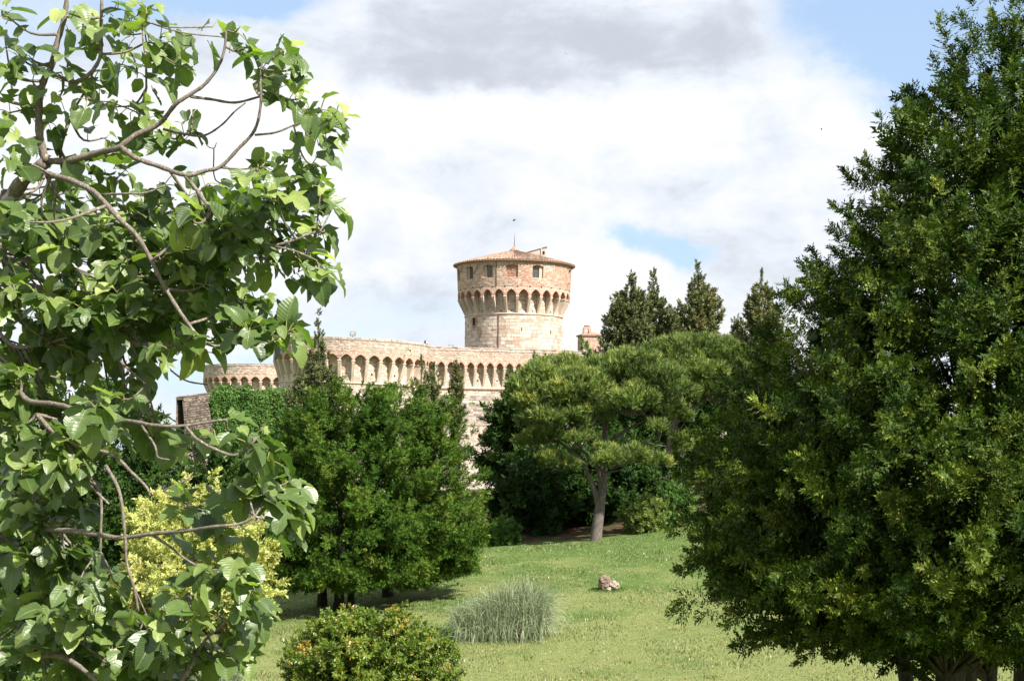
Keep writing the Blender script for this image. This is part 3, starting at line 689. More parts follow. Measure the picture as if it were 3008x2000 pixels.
def floodlight(loc, rz, label):
    root = thing('floodlight', loc, label, 'floodlight', 'floodlights on the ramparts', rz)
    b = MB(); b.box((0, 0, 0.42), (0.52, 0.22, 0.36)); b.build('housing', M_lamp, root)
    b = MB(); b.box((0, -0.115, 0.42), (0.44, 0.012, 0.28)); b.build('lens', M_plaster, root)
    b = MB(); b.box((-.285, 0, .3), (.03, .06, .36)); b.box((.285, 0, .3), (.03, .06, .36)); b.box((0, 0, .12), (.6, .08, .04)); b.box((0, 0, .05), (.1, .1, .14)); b.build('bracket', M_lamp, root)
q = P(1036, 992, 170 - dr1 + .35); floodlight((q[0], q[1], dzt + .05), 0.0, 'box floodlight standing on top of the large round bastion')
q = P(1252, 1016, 170.5); floodlight((q[0], q[1], q[2]), R(60), 'floodlight turned sideways where the round bastion meets the straight wall')
def rail():
    q = P(1325, 1020, 172.5); root = thing('guard_rail', q, 'short thin metal rail on the wall top left of the keep', 'railing')
    b = MB()
    for x in (-.3, .3): b.tube([(x, 0, -.1), (x, 0, .25)], .02, 5); b.build('post', M_iron, root) if False else None
    b.build('post', M_iron, root)
    b = MB(); b.tube([(-.32, 0, .25), (.32, 0, .22)], .02, 5); b.build('bar', M_iron, root)
rail()

def turret():
    D = 196.0; sc = D / F; c = P(1732, 1300, D)
    root = thing('bell_turret', (c[0], c[1], 0), 'small red brick turret with a tiled cap and open bell arch right of the keep', 'turret', rotz=R(14))
    zt, za = Z(988, D, 1732), Z(960, D, 1732); w = 31 * sc
    b = MB(); b.box((0, 0, zt/2), (w*2, w*1.6, zt)); b.build('turret_body', M_rub_pink, root)
    b = MB(); masonry(b, lambda s, n, z: np.array([s, -n - w*.8, z]), -w, w, zt-3.0, zt-.05, .26, .09, 0, .02, deep=.04); b.build('bricks', M_brick, root, kind='stuff')
    b = MB(); b.box((0, 0, zt+.04), (w*2+.36, w*1.6+.36, .14)); V = [(-w-.2, -w*.8-.2, zt+.12), (w+.2, -w*.8-.2, zt+.12), (w+.2, w*.8+.2, zt+.12), (-w-.2, w*.8+.2, zt+.12), (-.2, 0, zt+.62), (.2, 0, zt+.62)]
    b.add(V, [(0,1,5,4), (1,2,5), (2,3,4,5), (3,0,4), (0,3,2,1)]); b.build('cap_roof', M_tile, root)
    # bell arch: slab with arched hole
    b = MB(); cx = -w*.45; hw, hh = .24, .62; W, H = .52, zaH(za, zt); y0, y1 = -.75, -.35; z0 = zt + .05
    prof = [(-hw, 0)] + [(-hw*math.cos(t), hh + hw*math.sin(t)) for t in np.linspace(0, math.pi, 9)] + [(hw, 0)]
    outer = [(-W, 0)] + [(-W*math.cos(t)*1.0, min(H, hh + .12 + (H-hh-.12)*math.sin(t))) for t in np.linspace(0, math.pi, 9)] + [(W, 0)]
    n = len(prof); V = [(cx+x, y, z0+z) for y in (y0, y1) for lst in (prof, outer) for x, z in lst]
    f = []
    for i in range(n-1):
        f += [(i, i+1, n+i+1, n+i), (2*n+i, 3*n+i, 3*n+i+1, 2*n+i+1), (i, 2*n+i, 2*n+i+1, i+1), (n+i, n+i+1, 3*n+i+1, 3*n+i)]
    b.add(V, f); b.build('bell_arch', M_brick, root)
    b = MB(); b.box((cx, (y0+y1)/2, z0+H+.03), (W*1.3, .55, .09)); b.build('arch_coping', M_tile, root)
def zaH(za, zt): return max(1.0, za - zt)
turret()

# ------------------------------------------------------------------ foliage kit
def leaf_tris(base, d, nrm, ln, wd, fold=0.25):
    """arrays (k,3): folded diamond leaf -> verts (k,4,3)"""
    side = np.cross(d, nrm); side /= np.linalg.norm(side, axis=-1, keepdims=True) + 1e-9
    mid = base + d * (ln * 0.42)[:, None]
    up = nrm * (wd * fold)[:, None]
    return np.stack([base, mid - side * (wd*.5)[:, None] + up, base + d * ln[:, None] - nrm * (ln * 0.10)[:, None], mid + side * (wd*.5)[:, None] + up], 1)
LF = np.array([[0, 1, 2], [0, 2, 3]])
L3 = np.array([[0, 1, 2]])
def slim(T):
    """far foliage: same leaf area with one triangle (mid-left, tip, mid-right pulled to the base)"""
    side = (T[:, 3] - T[:, 1]) * 0.5; b = T[:, 0]*.7 + (T[:, 1]+T[:, 3])*.15
    return np.stack([b - side, T[:, 2], b + side], 1)
def unit(v): return v / (np.linalg.norm(v, axis=-1, keepdims=True) + 1e-9)
def plume_template(r, nsp, nl, ln, wd, spread=(60, 22), splen=0.42, planar=0.8, tipx=0.1):
    """leafy shoot of length 1 along +Z; returns (nleaf,4,3)"""
    out = []
    for i in range(nsp):
        t = (i + r.random()) / nsp; az = r.uniform(0, 2*math.pi); an = R(spread[0] + (spread[1]-spread[0]) * t + r.normal() * 8)
        d = np.array([math.sin(an)*math.cos(az), math.sin(an)*math.sin(az), math.cos(an)])
        L = splen * (1.05 - 0.6 * t) * r.uniform(0.7, 1.25); b0 = np.array([0, 0, t * (1 - 0.25)])
        nrm0 = unit(np.array([0, 0, 1.0]) - d * d[2] + r.normal(size=3) * 0.18); sd_ = unit(np.cross(d, nrm0))
        k = nl; u = (np.arange(k) + 0.6) / k
        sg = np.where(np.arange(k) % 2, 1.0, -1.0); a = np.where(u > 0.93, 0.1, 0.85) * r.uniform(0.8, 1.15, k)
        ld = unit(d[None] * np.cos(a)[:, None] + sd_[None] * (np.sin(a) * sg)[:, None] + r.normal(size=(k, 3)) * 0.16 + np.array([0, 0, -0.12]))
        nn = unit(nrm0[None] + r.normal(size=(k, 3)) * (1.1 - planar)); base = b0 + d[None] * (u * L)[:, None] + nrm0[None] * (-(u**2) * L * 0.15)[:, None]
        out.append(leaf_tris(base, ld, nn, ln * r.uniform(0.65, 1.2, k), wd * r.uniform(0.75, 1.2, k)))
    return np.concatenate(out)
def align(dirs, r):
    z = unit(dirs); a = np.where(np.abs(z[:, 2:3]) < 0.9, np.array([[0, 0, 1.0]]), np.array([[1.0, 0, 0]]))
    x = unit(np.cross(a, z)); y = np.cross(z, x); q = r.uniform(0, 2*math.pi, len(z))[:, None]
    x2 = x*np.cos(q) + y*np.sin(q); y2 = -x*np.sin(q) + y*np.cos(q)
    return np.stack([x2, y2, z], -1)            # columns
def scatter(templates, posn, dirs, scale, ptint, r, spread=0.5):
    VV, TT = [], []; idx = r.integers(0, len(templates), len(posn)); M_ = align(dirs, r)
    for ti, T in enumerate(templates):
        sel = np.where(idx == ti)[0]
        if not len(sel): continue
        k = T.shape[1]; fl = T.reshape(-1, 3)
        v = np.einsum('kij,nj->kni', M_[sel], fl) * scale[sel][:, None, None] + posn[sel][:, None, :]
        VV.append(v.reshape(-1, k, 3)); tn = ptint[sel][:, None] + r.normal(size=(len(sel), len(T))) * spread * 0.3
        TT.append(tn.ravel())
    V = np.concatenate(VV); T = np.clip(np.concatenate(TT), 0, 1)
    return V, T
def leaf_mesh(name, V, T, m, tris=None):
    n, k, _ = V.shape
    if tris is None: tris = LF if k == 4 else L3
    base = (np.arange(n) * k)[:, None, None]
    Fc = (base + tris[None]).reshape(-1, 3)
    return mesh_np(name, V.reshape(-1, 3), Fc, tint=np.repeat(T, len(tris)), mats=[m])

LEAF_H = leaf_mat('hornbeam_leaf', [(0.0, (0.014, 0.036, 0.005)), (0.5, (0.050, 0.105, 0.012)), (0.85, (0.105, 0.16, 0.020)), (1.0, (0.20, 0.21, 0.035))], 0.6, 0.2, 0.1)  # low-tint stops darkened, foliage self-shadow put into the colour
LEAF_HN = leaf_mat('hornbeam_leaf_near', [(0.0, (0.010, 0.028, 0.004)), (0.42, (0.040, 0.074, 0.008)), (0.72, (0.115, 0.148, 0.019)), (1.0, (0.27, 0.29, 0.06))], 0.55, 0.2, 0.12)  # darkest stops likewise carry self-shadow as colour
LEAF_Y = leaf_mat('young_yellow_leaf', [(0.0, (0.20, 0.26, 0.07)), (0.5, (0.42, 0.46, 0.13)), (1.0, (0.62, 0.60, 0.25))], 0.5, 0.35, tcol=(1.1, 1.1, 0.5))
LEAF_B = leaf_mat('bronze_bush_leaf', [(0.0, (0.04, 0.085, 0.010)), (0.45, (0.105, 0.165, 0.020)), (0.84, (0.20, 0.235, 0.035)), (0.96, (0.34, 0.27, 0.06)), (1.0, (0.44, 0.22, 0.045))], 0.4, 0.25)
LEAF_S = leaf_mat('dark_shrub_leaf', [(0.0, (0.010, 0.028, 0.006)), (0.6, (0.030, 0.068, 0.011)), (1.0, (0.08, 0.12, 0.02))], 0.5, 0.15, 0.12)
LEAF_IVY = leaf_mat('ivy_leaf', [(0.0, (0.035, 0.085, 0.018)), (0.6, (0.085, 0.17, 0.038)), (1.0, (0.17, 0.21, 0.05))], 0.6, 0.2, 0.15)
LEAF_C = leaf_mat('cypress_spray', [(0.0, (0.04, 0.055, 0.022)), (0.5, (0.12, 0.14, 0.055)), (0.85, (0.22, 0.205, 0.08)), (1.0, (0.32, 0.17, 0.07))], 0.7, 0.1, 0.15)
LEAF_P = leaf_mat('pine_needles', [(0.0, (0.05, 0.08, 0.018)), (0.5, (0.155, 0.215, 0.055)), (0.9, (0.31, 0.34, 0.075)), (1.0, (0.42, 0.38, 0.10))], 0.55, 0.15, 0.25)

def prof_r(prof, h): return np.interp(h, [p[0] for p in prof], [p[1] for p in prof])
def broadleaf(name, base, prof, nlimb, nplume, tmpl, mat_, label, cat='tree', group=None, seed=1, plen=0.9, lean=(0, 0), front=0.68,
              trunks=None, trunk_r=0.25, bark=None, upbias=(0.25, 1.3), tintb=0.0, limb_vis=True, squash=1.0, tip_light=0.25, hide=None, surf=0.8, oj=0.42, extra=(), core=0, rough=.05):
    r = np.random.default_rng(seed); base = np.asarray(base, float)
    root = thing(name, base, label, cat, group)
    H = prof[-1][0]; h0 = prof[0][0]
    P_, D_, S_, T_ = [], [], [], []; limbs = MB()
    hs = np.linspace(h0, H, 200); rp = prof_r(prof, hs); w = np.maximum(rp, 0.25) * np.sqrt(1 + np.minimum(np.gradient(rp, hs)**2, 20)) * np.where(hs < h0 + .12*(H-h0), 1.3, 1.0); cw = np.cumsum(w); cw /= cw[-1]
    tb = trunks or [((0, 0), trunk_r)]
    for i in range(nlimb + len(extra)):
        h = float(np.interp(r.random(), cw, hs)); a = r.uniform(-math.pi, math.pi)
        if r.random() < front: a = -1.95 + 3.9*((i*0.6180339) % 1.0)     # 0 = towards the viewing side (-Y), spread evenly
        rr = prof_r(prof, h) * (r.uniform(0.80, 0.98) if r.random() < surf else r.uniform(0.4, 0.8)) * (1 + rough * math.sin(3*a + seed) + rough*.8 * math.sin(5*a + h*1.7))
        t = (h - h0) / (H - h0); ax = np.array([lean[0], lean[1]]) * (t if lean[0] > 0 else 0)
        tgt = np.array([ax[0] + rr*math.sin(a), ax[1] - rr*math.cos(a)*squash, h])
        if i >= nlimb:
            tgt = np.asarray(extra[i-nlimb]) - base; h = tgt[2]; a = math.atan2(tgt[0], -tgt[1]); rr = math.hypot(tgt[0], tgt[1]); t = max(0, (h-h0)/(H-h0))
        hs_ = max(min(0.5 + h0*.4, h*.75), min(h * 0.62, h - rr * (0.15 + 0.7*t))); tr = tb[r.integers(len(tb))]
        st = np.array([tr[0][0] + lean[0]*hs_/H*.9, tr[0][1] + lean[1]*hs_/H*.9, hs_])
        mid = (st + tgt)/2 + np.array([0, 0, (0.12 - 0.25*t) * rr]) + r.normal(size=3) * 0.12
        crv = spline([st, mid, tgt], 5)
        if i % 4 == 0 or h < h0 + .1*(H-h0):
            lc = crv[:max(4, int(len(crv)*(.62 if h > h0 + .1*(H-h0) else .9)))]; limbs.tube(lc, np.linspace(0.022 + trunk_r*.10, 0.008, len(lc)), 5, cap=False)
        out = unit(tgt - st); lt = r.normal() * 0.12
        k = nplume
        u = 1 - r.random(k)**1.4 * 0.55; idx = (u * (len(crv)-1)); i0 = np.minimum(idx.astype(int), len(crv)-2); fr = (idx - i0)[:, None]
        bp = crv[i0]*(1-fr) + crv[i0+1]*fr
        radial = np.array([math.sin(a), -math.cos(a), 0.0])
        up = upbias[0] + (upbias[1]-upbias[0]) * t
        dd = unit(out[None]*0.5 + radial[None]*0.75 + np.array([0, 0, up])[None]*1.0 + r.normal(size=(k, 3))*oj)
        if t < 0.12: dd[:, 2] -= 0.25
        P_.append(bp + r.normal(size=(k, 3))*plen*0.22 - dd*plen*0.35); D_.append(dd); S_.append(plen*r.uniform(0.65, 1.15, k)*(1 - 0.12*t))
        T_.append(np.full(k, 0.42 + tintb + lt) + (u - 0.6)*tip_light + r.normal(size=k)*0.07)  # shoot-tip leaves tinted brighter, the highlight put into the colour
    if core:            # coarser inner foliage closing the crown, tinted dark as painted interior shade
        hc = np.interp(r.random(core), cw, hs); ac = r.uniform(-math.pi, math.pi, core); tc = (hc-h0)/(H-h0); rc = prof_r(prof, hc)*np.sqrt(r.uniform(.05, .42, core))
        kx = lean[0] if lean[0] > 0 else 0
        P_.append(np.stack([kx*tc + rc*np.sin(ac), lean[1]*tc - rc*np.cos(ac), hc - .3], -1)); D_.append(unit(np.stack([np.sin(ac)*.6, -np.cos(ac)*.6, 0*ac + .8], -1) + r.normal(size=(core, 3))*.4))
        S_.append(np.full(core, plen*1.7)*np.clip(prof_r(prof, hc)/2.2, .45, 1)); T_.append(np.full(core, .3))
    Pp, Dd, Ss, Tt = map(np.concatenate, (P_, D_, S_, T_))
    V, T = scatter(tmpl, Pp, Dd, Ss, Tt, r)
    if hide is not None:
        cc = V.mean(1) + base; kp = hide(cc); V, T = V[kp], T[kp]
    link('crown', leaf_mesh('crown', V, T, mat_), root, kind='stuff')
    bk = bark or M_bark
    for j, (tp, tr_) in enumerate(tb):
        m_ = MB(); hh = H*0.72; pts = [(tp[0]+lean[0]*q*.8 + 0.06*math.sin(q*5+j), tp[1]+lean[1]*q*.8, q*hh - (.25 if q == 0 else 0)) for q in np.linspace(0, 1, 9)]
        rad = [tr_*(1.5 if q == 0 else 1.0)*(1-.85*q) + .02 for q in np.linspace(0, 1, 9)]; m_.tube(pts, rad, 10); m_.build('trunk', bk, root, smooth=True)
    if limb_vis and limbs.n: limbs.build('branches', bk, root, smooth=True, kind='stuff')
    return root

r_ = np.random.default_rng(3)
T_far = [slim(plume_template(r_, 11, 6, 0.20, 0.12, splen=0.42)) for _ in range(5)]
T_near = [plume_template(r_, 20, 9, 0.112, 0.056, splen=0.42, planar=0.9) for _ in range(6)]

# left pair of hornbeams on the lawn
rd_ = np.random.default_rng(12)
def rim(pts, d, n=2): return [P(px + rd_.normal()*9, py + 16 + rd_.normal()*9, d + rd_.normal()*.7) for px, py in pts for _ in range(n)]
rim1 = rim(((885, 1215), (915, 1180), (950, 1158), (990, 1146), (1030, 1142), (1070, 1142), (1110, 1142), (1150, 1144), (1190, 1146), (1105, 1140), (1130, 1138), (1160, 1142), (1120, 1160), (1120, 1175), (1160, 1180), (1080, 1180), (845, 1285), (828, 1340), (815, 1400), (812, 1470), (805, 1550), (795, 1620), (800, 1660)), 49.8)
rim2 = rim(((1225, 1148), (1255, 1152), (1285, 1172), (1312, 1210), (1335, 1255), (1350, 1310), (1370, 1370), (1388, 1430), (1405, 1480), (1408, 1540), (1392, 1585), (1370, 1605), (1200, 1190), (1240, 1200), (1280, 1230)), 51.0)
b1_, b2_ = ground_pt(1035, 50.0), ground_pt(1205, 51.5)
pc1 = [(.6, 2.6), (1.25, 3.35), (3.4, 3.15), (4.7, 3.0), (5.7, 2.75), (6.5, 2.35), (7.0, 1.95), (7.35, 1.45), (7.6, .7), (7.75, 0)]
pc2 = [(.6, 2.2), (1.15, 2.8), (2.9, 2.95), (4.2, 2.7), (5.2, 2.5), (6.1, 2.15), (6.8, 1.65), (7.2, 1.1), (7.5, 0)]
def in_dome(c):
    k = np.zeros(len(c), bool); j = 1 + np.abs(rd_.normal(size=len(c)))*.035
    for b_, pr in ((b1_, pc1), (b2_, pc2)):
        d = c - b_; k |= np.hypot(d[:, 0], d[:, 1]) < prof_r(pr, d[:, 2])*j
    return k
T_dome = [slim(plume_template(r_, 16, 7, 0.125, 0.078, splen=0.44)) for _ in range(6)]
b = ground_pt(1035, 50.0)
t1 = (P(990, 1770, 49.6)[0] - b[0], 0.0); t2 = (P(939, 1745, 51)[0] - b[0], 1.3)
broadleaf('hornbeam_tree', b, [(.9, 2.3), (1.25, 3.15), (2.1, 3.1), (3.4, 2.95), (4.7, 2.85), (5.7, 2.5), (6.5, 2.05), (7.1, 1.55), (7.6, .6)], 340, 8, T_dome, LEAF_H,
          'round dense dark green hornbeam on the lawn, larger left one of the pair', seed=4, plen=0.58, trunks=[(t1, .14), (t2, .13), ((t1[0]+.3, .7), .09)], upbias=(-0.05, 0.95), front=.84, surf=.9, oj=.32, core=90, extra=rim1, hide=in_dome, group='hornbeams forming the big dome in the lawn')
b = ground_pt(1205, 51.5); t1 = (P(1138, 1715, 52.5)[0] - b[0], 1.0)
broadleaf('hornbeam_tree', b, [(0.8, 1.6), (1.15, 2.5), (1.9, 2.8), (2.9, 2.75), (4.2, 2.5), (5.2, 2.3), (6.1, 1.95), (6.8, 1.6), (7.35, .6)], 240, 8, T_dome, LEAF_H,
          'round dense dark green hornbeam joined to the right side of the larger one', seed=9, plen=0.58, trunks=[(t1, .15)], upbias=(-0.05, 0.95), tintb=0.03, front=.84, surf=.9, oj=.32, core=90, extra=rim2, hide=in_dome, group='hornbeams forming the big dome in the lawn')

# right foreground hornbeams
T_near = [plume_template(r_, 19, 8, 0.122, 0.070, splen=0.44, planar=0.9) for _ in range(6)]
T_near3 = [slim(t) for t in T_near]
b = ground_pt(2745, 26.0); re_ = np.random.default_rng(77)
low = [P(px + (36 if py > 1300 else 62) + re_.normal()*18, py + re_.normal()*18, d) for px, py, d in ((1985, 1790, 25), (2010, 1745, 25), (2040, 1840, 24.5), (2070, 1790, 25), (2080, 1700, 26), (2120, 1880, 24.5), (2150, 1820, 25), (2160, 1740, 25.5), (2200, 1900, 24.5),
    (2230, 1850, 25), (2250, 1790, 25), (2300, 1890, 25), (2060, 1620, 26), (2020, 1560, 27), (2000, 1480, 27), (2330, 1850, 24), (2400, 1860, 24), (2100, 1560, 26), (2500, 1860, 23.5), (2560, 1830, 23.5), (2010, 1660, 26), (2040, 1400, 27), (2380, 1925, 25.5), (2600, 1890, 25.5),
    (2060, 1310, 28), (2110, 1210, 28), (2160, 1120, 28), (2240, 1010, 28), (2400, 860, 27), (2450, 740, 26.5), (2480, 620, 26.5), (2510, 540, 26.5), (2560, 440, 26.5), (2640, 330, 26.5), (2700, 230, 26.5), (2780, 140, 26.5), (2850, 70, 26.5))]
broadleaf('hornbeam_tree', b, [(3.0, 2.4), (3.4, 3.9), (4.0, 4.55), (5.5, 4.4), (7.0, 3.95), (8.5, 3.3), (9.7, 2.65), (10.5, 2.4), (11.7, 1.9), (12.6, 1.3), (13.5, .95), (14.4, .45)],
          520, 7, T_near3, LEAF_HN, 'tallest dark green hornbeam filling the right edge, with spreading limbs over the lawn', seed=21, plen=0.66, lean=(1.35, .4), trunk_r=.27,
          trunks=[((0, 0), .27), ((.42, .5), .17), ((1.0, .9), .12)], upbias=(-0.15, 1.15), front=.9, surf=.88, tip_light=.30, tintb=-.11, oj=.30, extra=low, core=420)
b = ground_pt(2350, 29.0)
broadleaf('hornbeam_tree', b, [(3.3, 1.3), (3.8, 2.2), (4.5, 2.45), (5.4, 2.3), (6.5, 1.7), (7.8, 1.05), (8.6, .65), (9.2, .2)], 190, 9, T_near3, LEAF_HN,
          'shorter hornbeam whose pointed top rises beside the tall right hand one', seed=33, plen=0.62, trunks=[((2.35, .6), .15)], trunk_r=.15, lean=(-1.6, 0), upbias=(0.0, 1.3), tintb=-0.09, front=.85, surf=.88, oj=.30, core=120)
b = ground_pt(3060, 28.0)
broadleaf('hornbeam_tree', b, [(3.5, 1.6), (4.2, 2.8), (6.0, 2.8), (8.5, 2.2), (10.5, 1.4), (12, .3)], 55, 11, T_near3, LEAF_HN,
          'hornbeam cut by the right edge of the photo, behind the tall one', seed=35, plen=1.0, trunk_r=.30, trunks=[((-.35, 0), .30), ((-1.3, .4), .12)], upbias=(0.1, 1.4), tintb=-0.04)

# yellow-leaved tree behind the fig
T_mid = [slim(plume_template(r_, 12, 7, 0.15, 0.12, splen=0.42, planar=.4)) for _ in range(5)]
b = ground_pt(580, 46.0)
broadleaf('maple_tree', b, [(0.3, 1.8), (1.0, 2.6), (2.0, 2.65), (3.0, 2.3), (3.7, 1.8), (4.4, .8)], 110, 10, T_mid, LEAF_Y,
          'yellow green young leaved tree glowing behind the lower fig branches', seed=41, plen=0.7, trunk_r=.1, upbias=(-0.1, 0.8), tintb=0.12)
# deep green trees beyond, at the left
for i, (px, d, H, rr, lab) in enumerate(((300, 62, 8.3, 3.6, 'dark green rounded tree seen through gaps of the fig, far left'), (100, 58, 8.3, 3.6, 'green tree at the left edge behind the fig branches'),
                                  (640, 82, 6.2, 3.0, 'dark bushy tree in front of the ivy wall'), (455, 84, 6.6, 2.8, 'dark bushy tree glimpsed below the grey wall end through the fig'), (820, 80, 5.4, 2.6, 'dark bushy tree between the ivy wall and the big dome'))):
    broadleaf('leafy_tree', ground_pt(px, d), [(0.3, rr*.6), (H*.3, rr), (H*.6, rr*.9), (H*.85, rr*.5), (H, .2)], 60, 8, T_far, LEAF_S, lab, seed=50+i, plen=1.1, trunk_r=.15, tintb=0.05)
for i, (px, d, H, rr, lab) in enumerate(((130, 30, 2.3, 2.2, 'bright green bush in the lower left corner below the fig'), (-40, 27, 3.2, 1.6, 'green bush cut by the lower left edge'))):
    broadleaf('green_bush', ground_pt(px, d), [(0.05, rr*.8), (H*.4, rr), (H*.8, rr*.6), (H, .2)], 45, 8, T_far, LEAF_IVY, lab, cat='bush', seed=60+i, plen=.6, trunk_r=.05, tintb=.15)

# bronze bush at the bottom centre
T_bush = [slim(plume_template(r_, 9, 6, 0.21, 0.14, splen=0.36, planar=.5)) for _ in range(5)]
b = ground_pt(1095, 33.0)
broadleaf('bronze_bush', b, [(0.1, 1.7), (.5, 2.1), (1.0, 2.05), (1.45, 1.75), (1.85, 1.3), (2.2, .6)], 260, 9, T_bush, LEAF_B,
          'rounded green bush with orange tinged leaves at the bottom centre', cat='bush', seed=71, rough=.10, plen=.38, trunk_r=.04, upbias=(0.2, 1.2), tintb=0.03, limb_vis=True)

# understorey behind the pine; its shade is put into dark leaf tints
shr = [(1480, 66.5, .9, .75, 'small round shrub on the red soil between the dome and the pine'), (1560, 70, 3.6, 2.0, 'dark shrub left of the pine trunk'), (1660, 71, 3.0, 1.9, 'dark shrub right behind the pine trunk'),
       (1780, 71, 3.2, 2.0, 'dark shrub just right of the pine trunk'), (1895, 67, 1.55, 1.15, 'yellow green shrub tinted as if sunlit beside the red soil patch'), (1880, 73, 3.6, 2.2, 'dark tree behind the yellow green shrub'),
       (1985, 68, 1.7, 1.2, 'green shrub at the foot of the right hornbeams')]
for i, (px, d, H, rr, lab) in enumerate(shr):
    broadleaf('shrub', ground_pt(px, d), [(0.05, rr*.7), (H*.35, rr), (H*.75, rr*.75), (H, .15)], 40 if H < 2 else 50, 8, T_far, LEAF_IVY if i in (0, 4, 6) else LEAF_S, lab, cat='shrub', seed=80+i, plen=.55 if H < 2 else .9, trunk_r=.05, tintb=.5 if i == 4 else (.1 if i in (0, 6) else -.05))  # bright tint stands in for sun on one shrub, low tints for shade
broadleaf('leafy_tree', ground_pt(1555, 78), [(0.6, 1.6), (1.5, 2.7), (3.5, 2.4), (5.0, 1.6), (6.4, .9), (7.2, .2)], 80, 9, T_far, LEAF_S,
          'dark glossy tree hiding the wall left of the pine', seed=95, plen=1.1, trunk_r=.15, tintb=.08)
for i, (px, d, H, lab) in enumerate(((1592, 88, 7.2, 'slender leafy top poking above the left of the pine crown'), (1725, 90, 7.6, 'slender leafy top in front of the brick turret'))):
    bb = ground_pt(px, d); H = Z(1012 if i == 0 else 998, d, px) - bb[2]
    broadleaf('leafy_tree', bb, [(H*.3, .9), (H*.6, 1.1), (H*.82, .6), (H*.95, .3), (H, .1)], 34, 8, T_far, LEAF_IVY, lab, seed=98+i, plen=.75, trunk_r=.1, tintb=.1)
for i, (px, d, H, rr) in enumerate(((1700, 84, 6.5, 3.2), (1880, 86, 7.0, 3.4), (2080, 84, 6.5, 3.2))):
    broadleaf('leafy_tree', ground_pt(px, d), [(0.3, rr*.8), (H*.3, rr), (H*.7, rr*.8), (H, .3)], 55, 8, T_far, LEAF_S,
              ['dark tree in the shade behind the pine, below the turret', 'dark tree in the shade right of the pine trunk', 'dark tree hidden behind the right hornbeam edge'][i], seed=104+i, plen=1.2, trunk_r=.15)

# ---- conifers
T_cyp = [slim(plume_template(r_, 12, 6, 0.22, 0.11, spread=(50, 14), splen=0.30, planar=.2)) for _ in range(5)]
def conifer(px, py_top, d, prof_px, label, seed, n=420, plen=.7, name='cypress_tree', lean_top=0, droop=0.0, tintb=0.0, cones=0, group='conifers in front of and beside the fortress', two=None, density=1.0):
    """prof_px: list of (photo y, half width px)"""
    r = np.random.default_rng(seed); sc = d / F; base = ground_pt(px, d); root = thing(name, base, label, 'tree', group)
    zt = Z(py_top, d, px); H = zt - base[2]; hh = [Z(y, d, px) - base[2] for y, _ in prof_px][::-1]; rr = [w*sc*1.22 for _, w in prof_px][::-1]
    hh = np.array(hh); rr = np.array(rr)
    if hh[0] > .4: hh = np.concatenate([[0.3], hh]); rr = np.concatenate([[rr[0]*.9], rr])
    hs = np.linspace(hh[0], H, 300); w = np.maximum(np.interp(hs, hh, rr), .28); cw = np.cumsum(w**1.15); cw /= cw[-1]
    n = int(n*density*1.7); h = np.interp(r.random(n), cw, hs); R0 = np.interp(h, hh, rr); t = h / H
    a = np.where(r.random(n) < .62, r.normal(size=n)*1.1, r.uniform(-math.pi, math.pi, n))
    clump = 0.80 + 0.28*np.sin(a*4 + h*2.3 + seed) * np.sin(h*3.1 + a*2)
    rad = R0 * clump * np.sqrt(r.uniform(.12, 1, n))
    rv = np.stack([np.sin(a), -np.cos(a), 0*a], -1)
    tp = np.array([lean_top*sc, 0, 0])
    pp = rv*rad[:, None] + np.stack([0*a, 0*a, h], -1) + tp[None]*np.clip((t-.8)/.2, 0, 1)[:, None]**2
    dd = unit(rv*(1.0 - .5*t)[:, None] + np.stack([0*a, 0*a, .75 - droop + .6*t], -1) + r.normal(size=(n, 3))*.28)
    s = plen*r.uniform(.6, 1.15, n)*(0.50 + .50*np.clip(R0/np.max(rr)*1.3, 0, 1))
    pp -= dd*s[:, None]*.5
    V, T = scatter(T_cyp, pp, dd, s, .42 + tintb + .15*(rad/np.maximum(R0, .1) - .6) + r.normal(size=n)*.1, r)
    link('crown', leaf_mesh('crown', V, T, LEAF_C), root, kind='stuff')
    m_ = MB(); m_.tube([(0, 0, -.2), (0, 0, H*.5), (tp[0]*.6, 0, H*.96)], [.05 + H*.018, .03 + H*.009, .015], 8); m_.build('trunk', M_bark, root, smooth=True)
    return root
conifer(930, 905, 76, [(905, 3), (940, 9), (970, 14), (1000, 17), (1035, 27), (1075, 40), (1120, 78), (1170, 95), (1230, 100), (1330, 90)], 'tall dark conifer with thin spire standing before the round bastion', 201, n=700, plen=.75)
conifer(1235, 1045, 70, [(1045, 2), (1080, 12), (1120, 22), (1180, 32), (1300, 40)], 'small ragged cypress, leftmost tip above the big dome', 202, n=170, plen=.6, tintb=.05)
conifer(1272, 1055, 71, [(1055, 3), (1090, 16), (1150, 28), (1300, 36)], 'small ragged cypress, middle tip above the big dome', 203, n=170, plen=.6, tintb=.05)
conifer(1338, 1062, 69, [(1062, 2), (1100, 12), (1160, 20), (1230, 20), (1320, 14)], 'thin ragged cypress on the right shoulder of the big dome', 204, n=130, plen=.6, tintb=.1)
conifer(1848, 793, 92, [(793, 3), (830, 18), (870, 42), (930, 62), (1000, 78), (1080, 84), (1250, 70)], 'dark bushy cypress, left of the two joined tops', 205, n=620, plen=1.0, lean_top=6)
conifer(1912, 795, 93, [(795, 3), (840, 16), (880, 34), (930, 58), (1000, 72), (1080, 78), (1250, 70)], 'dark bushy cypress, right of the two joined tops', 206, n=560, plen=1.0, lean_top=10)
conifer(1972, 900, 95, [(900, 14), (930, 34), (980, 44), (1080, 50), (1250, 50)], 'short round cypress between the two tall groups', 207, n=300, plen=.9)
conifer(2055, 770, 90, [(770, 3), (810, 15), (850, 34), (890, 60), (950, 66), (1000, 74), (1080, 78), (1250, 70)], 'tall cypress dotted with brown cones, right of the pair', 208, n=620, plen=.95, tintb=.12, lean_top=-8)
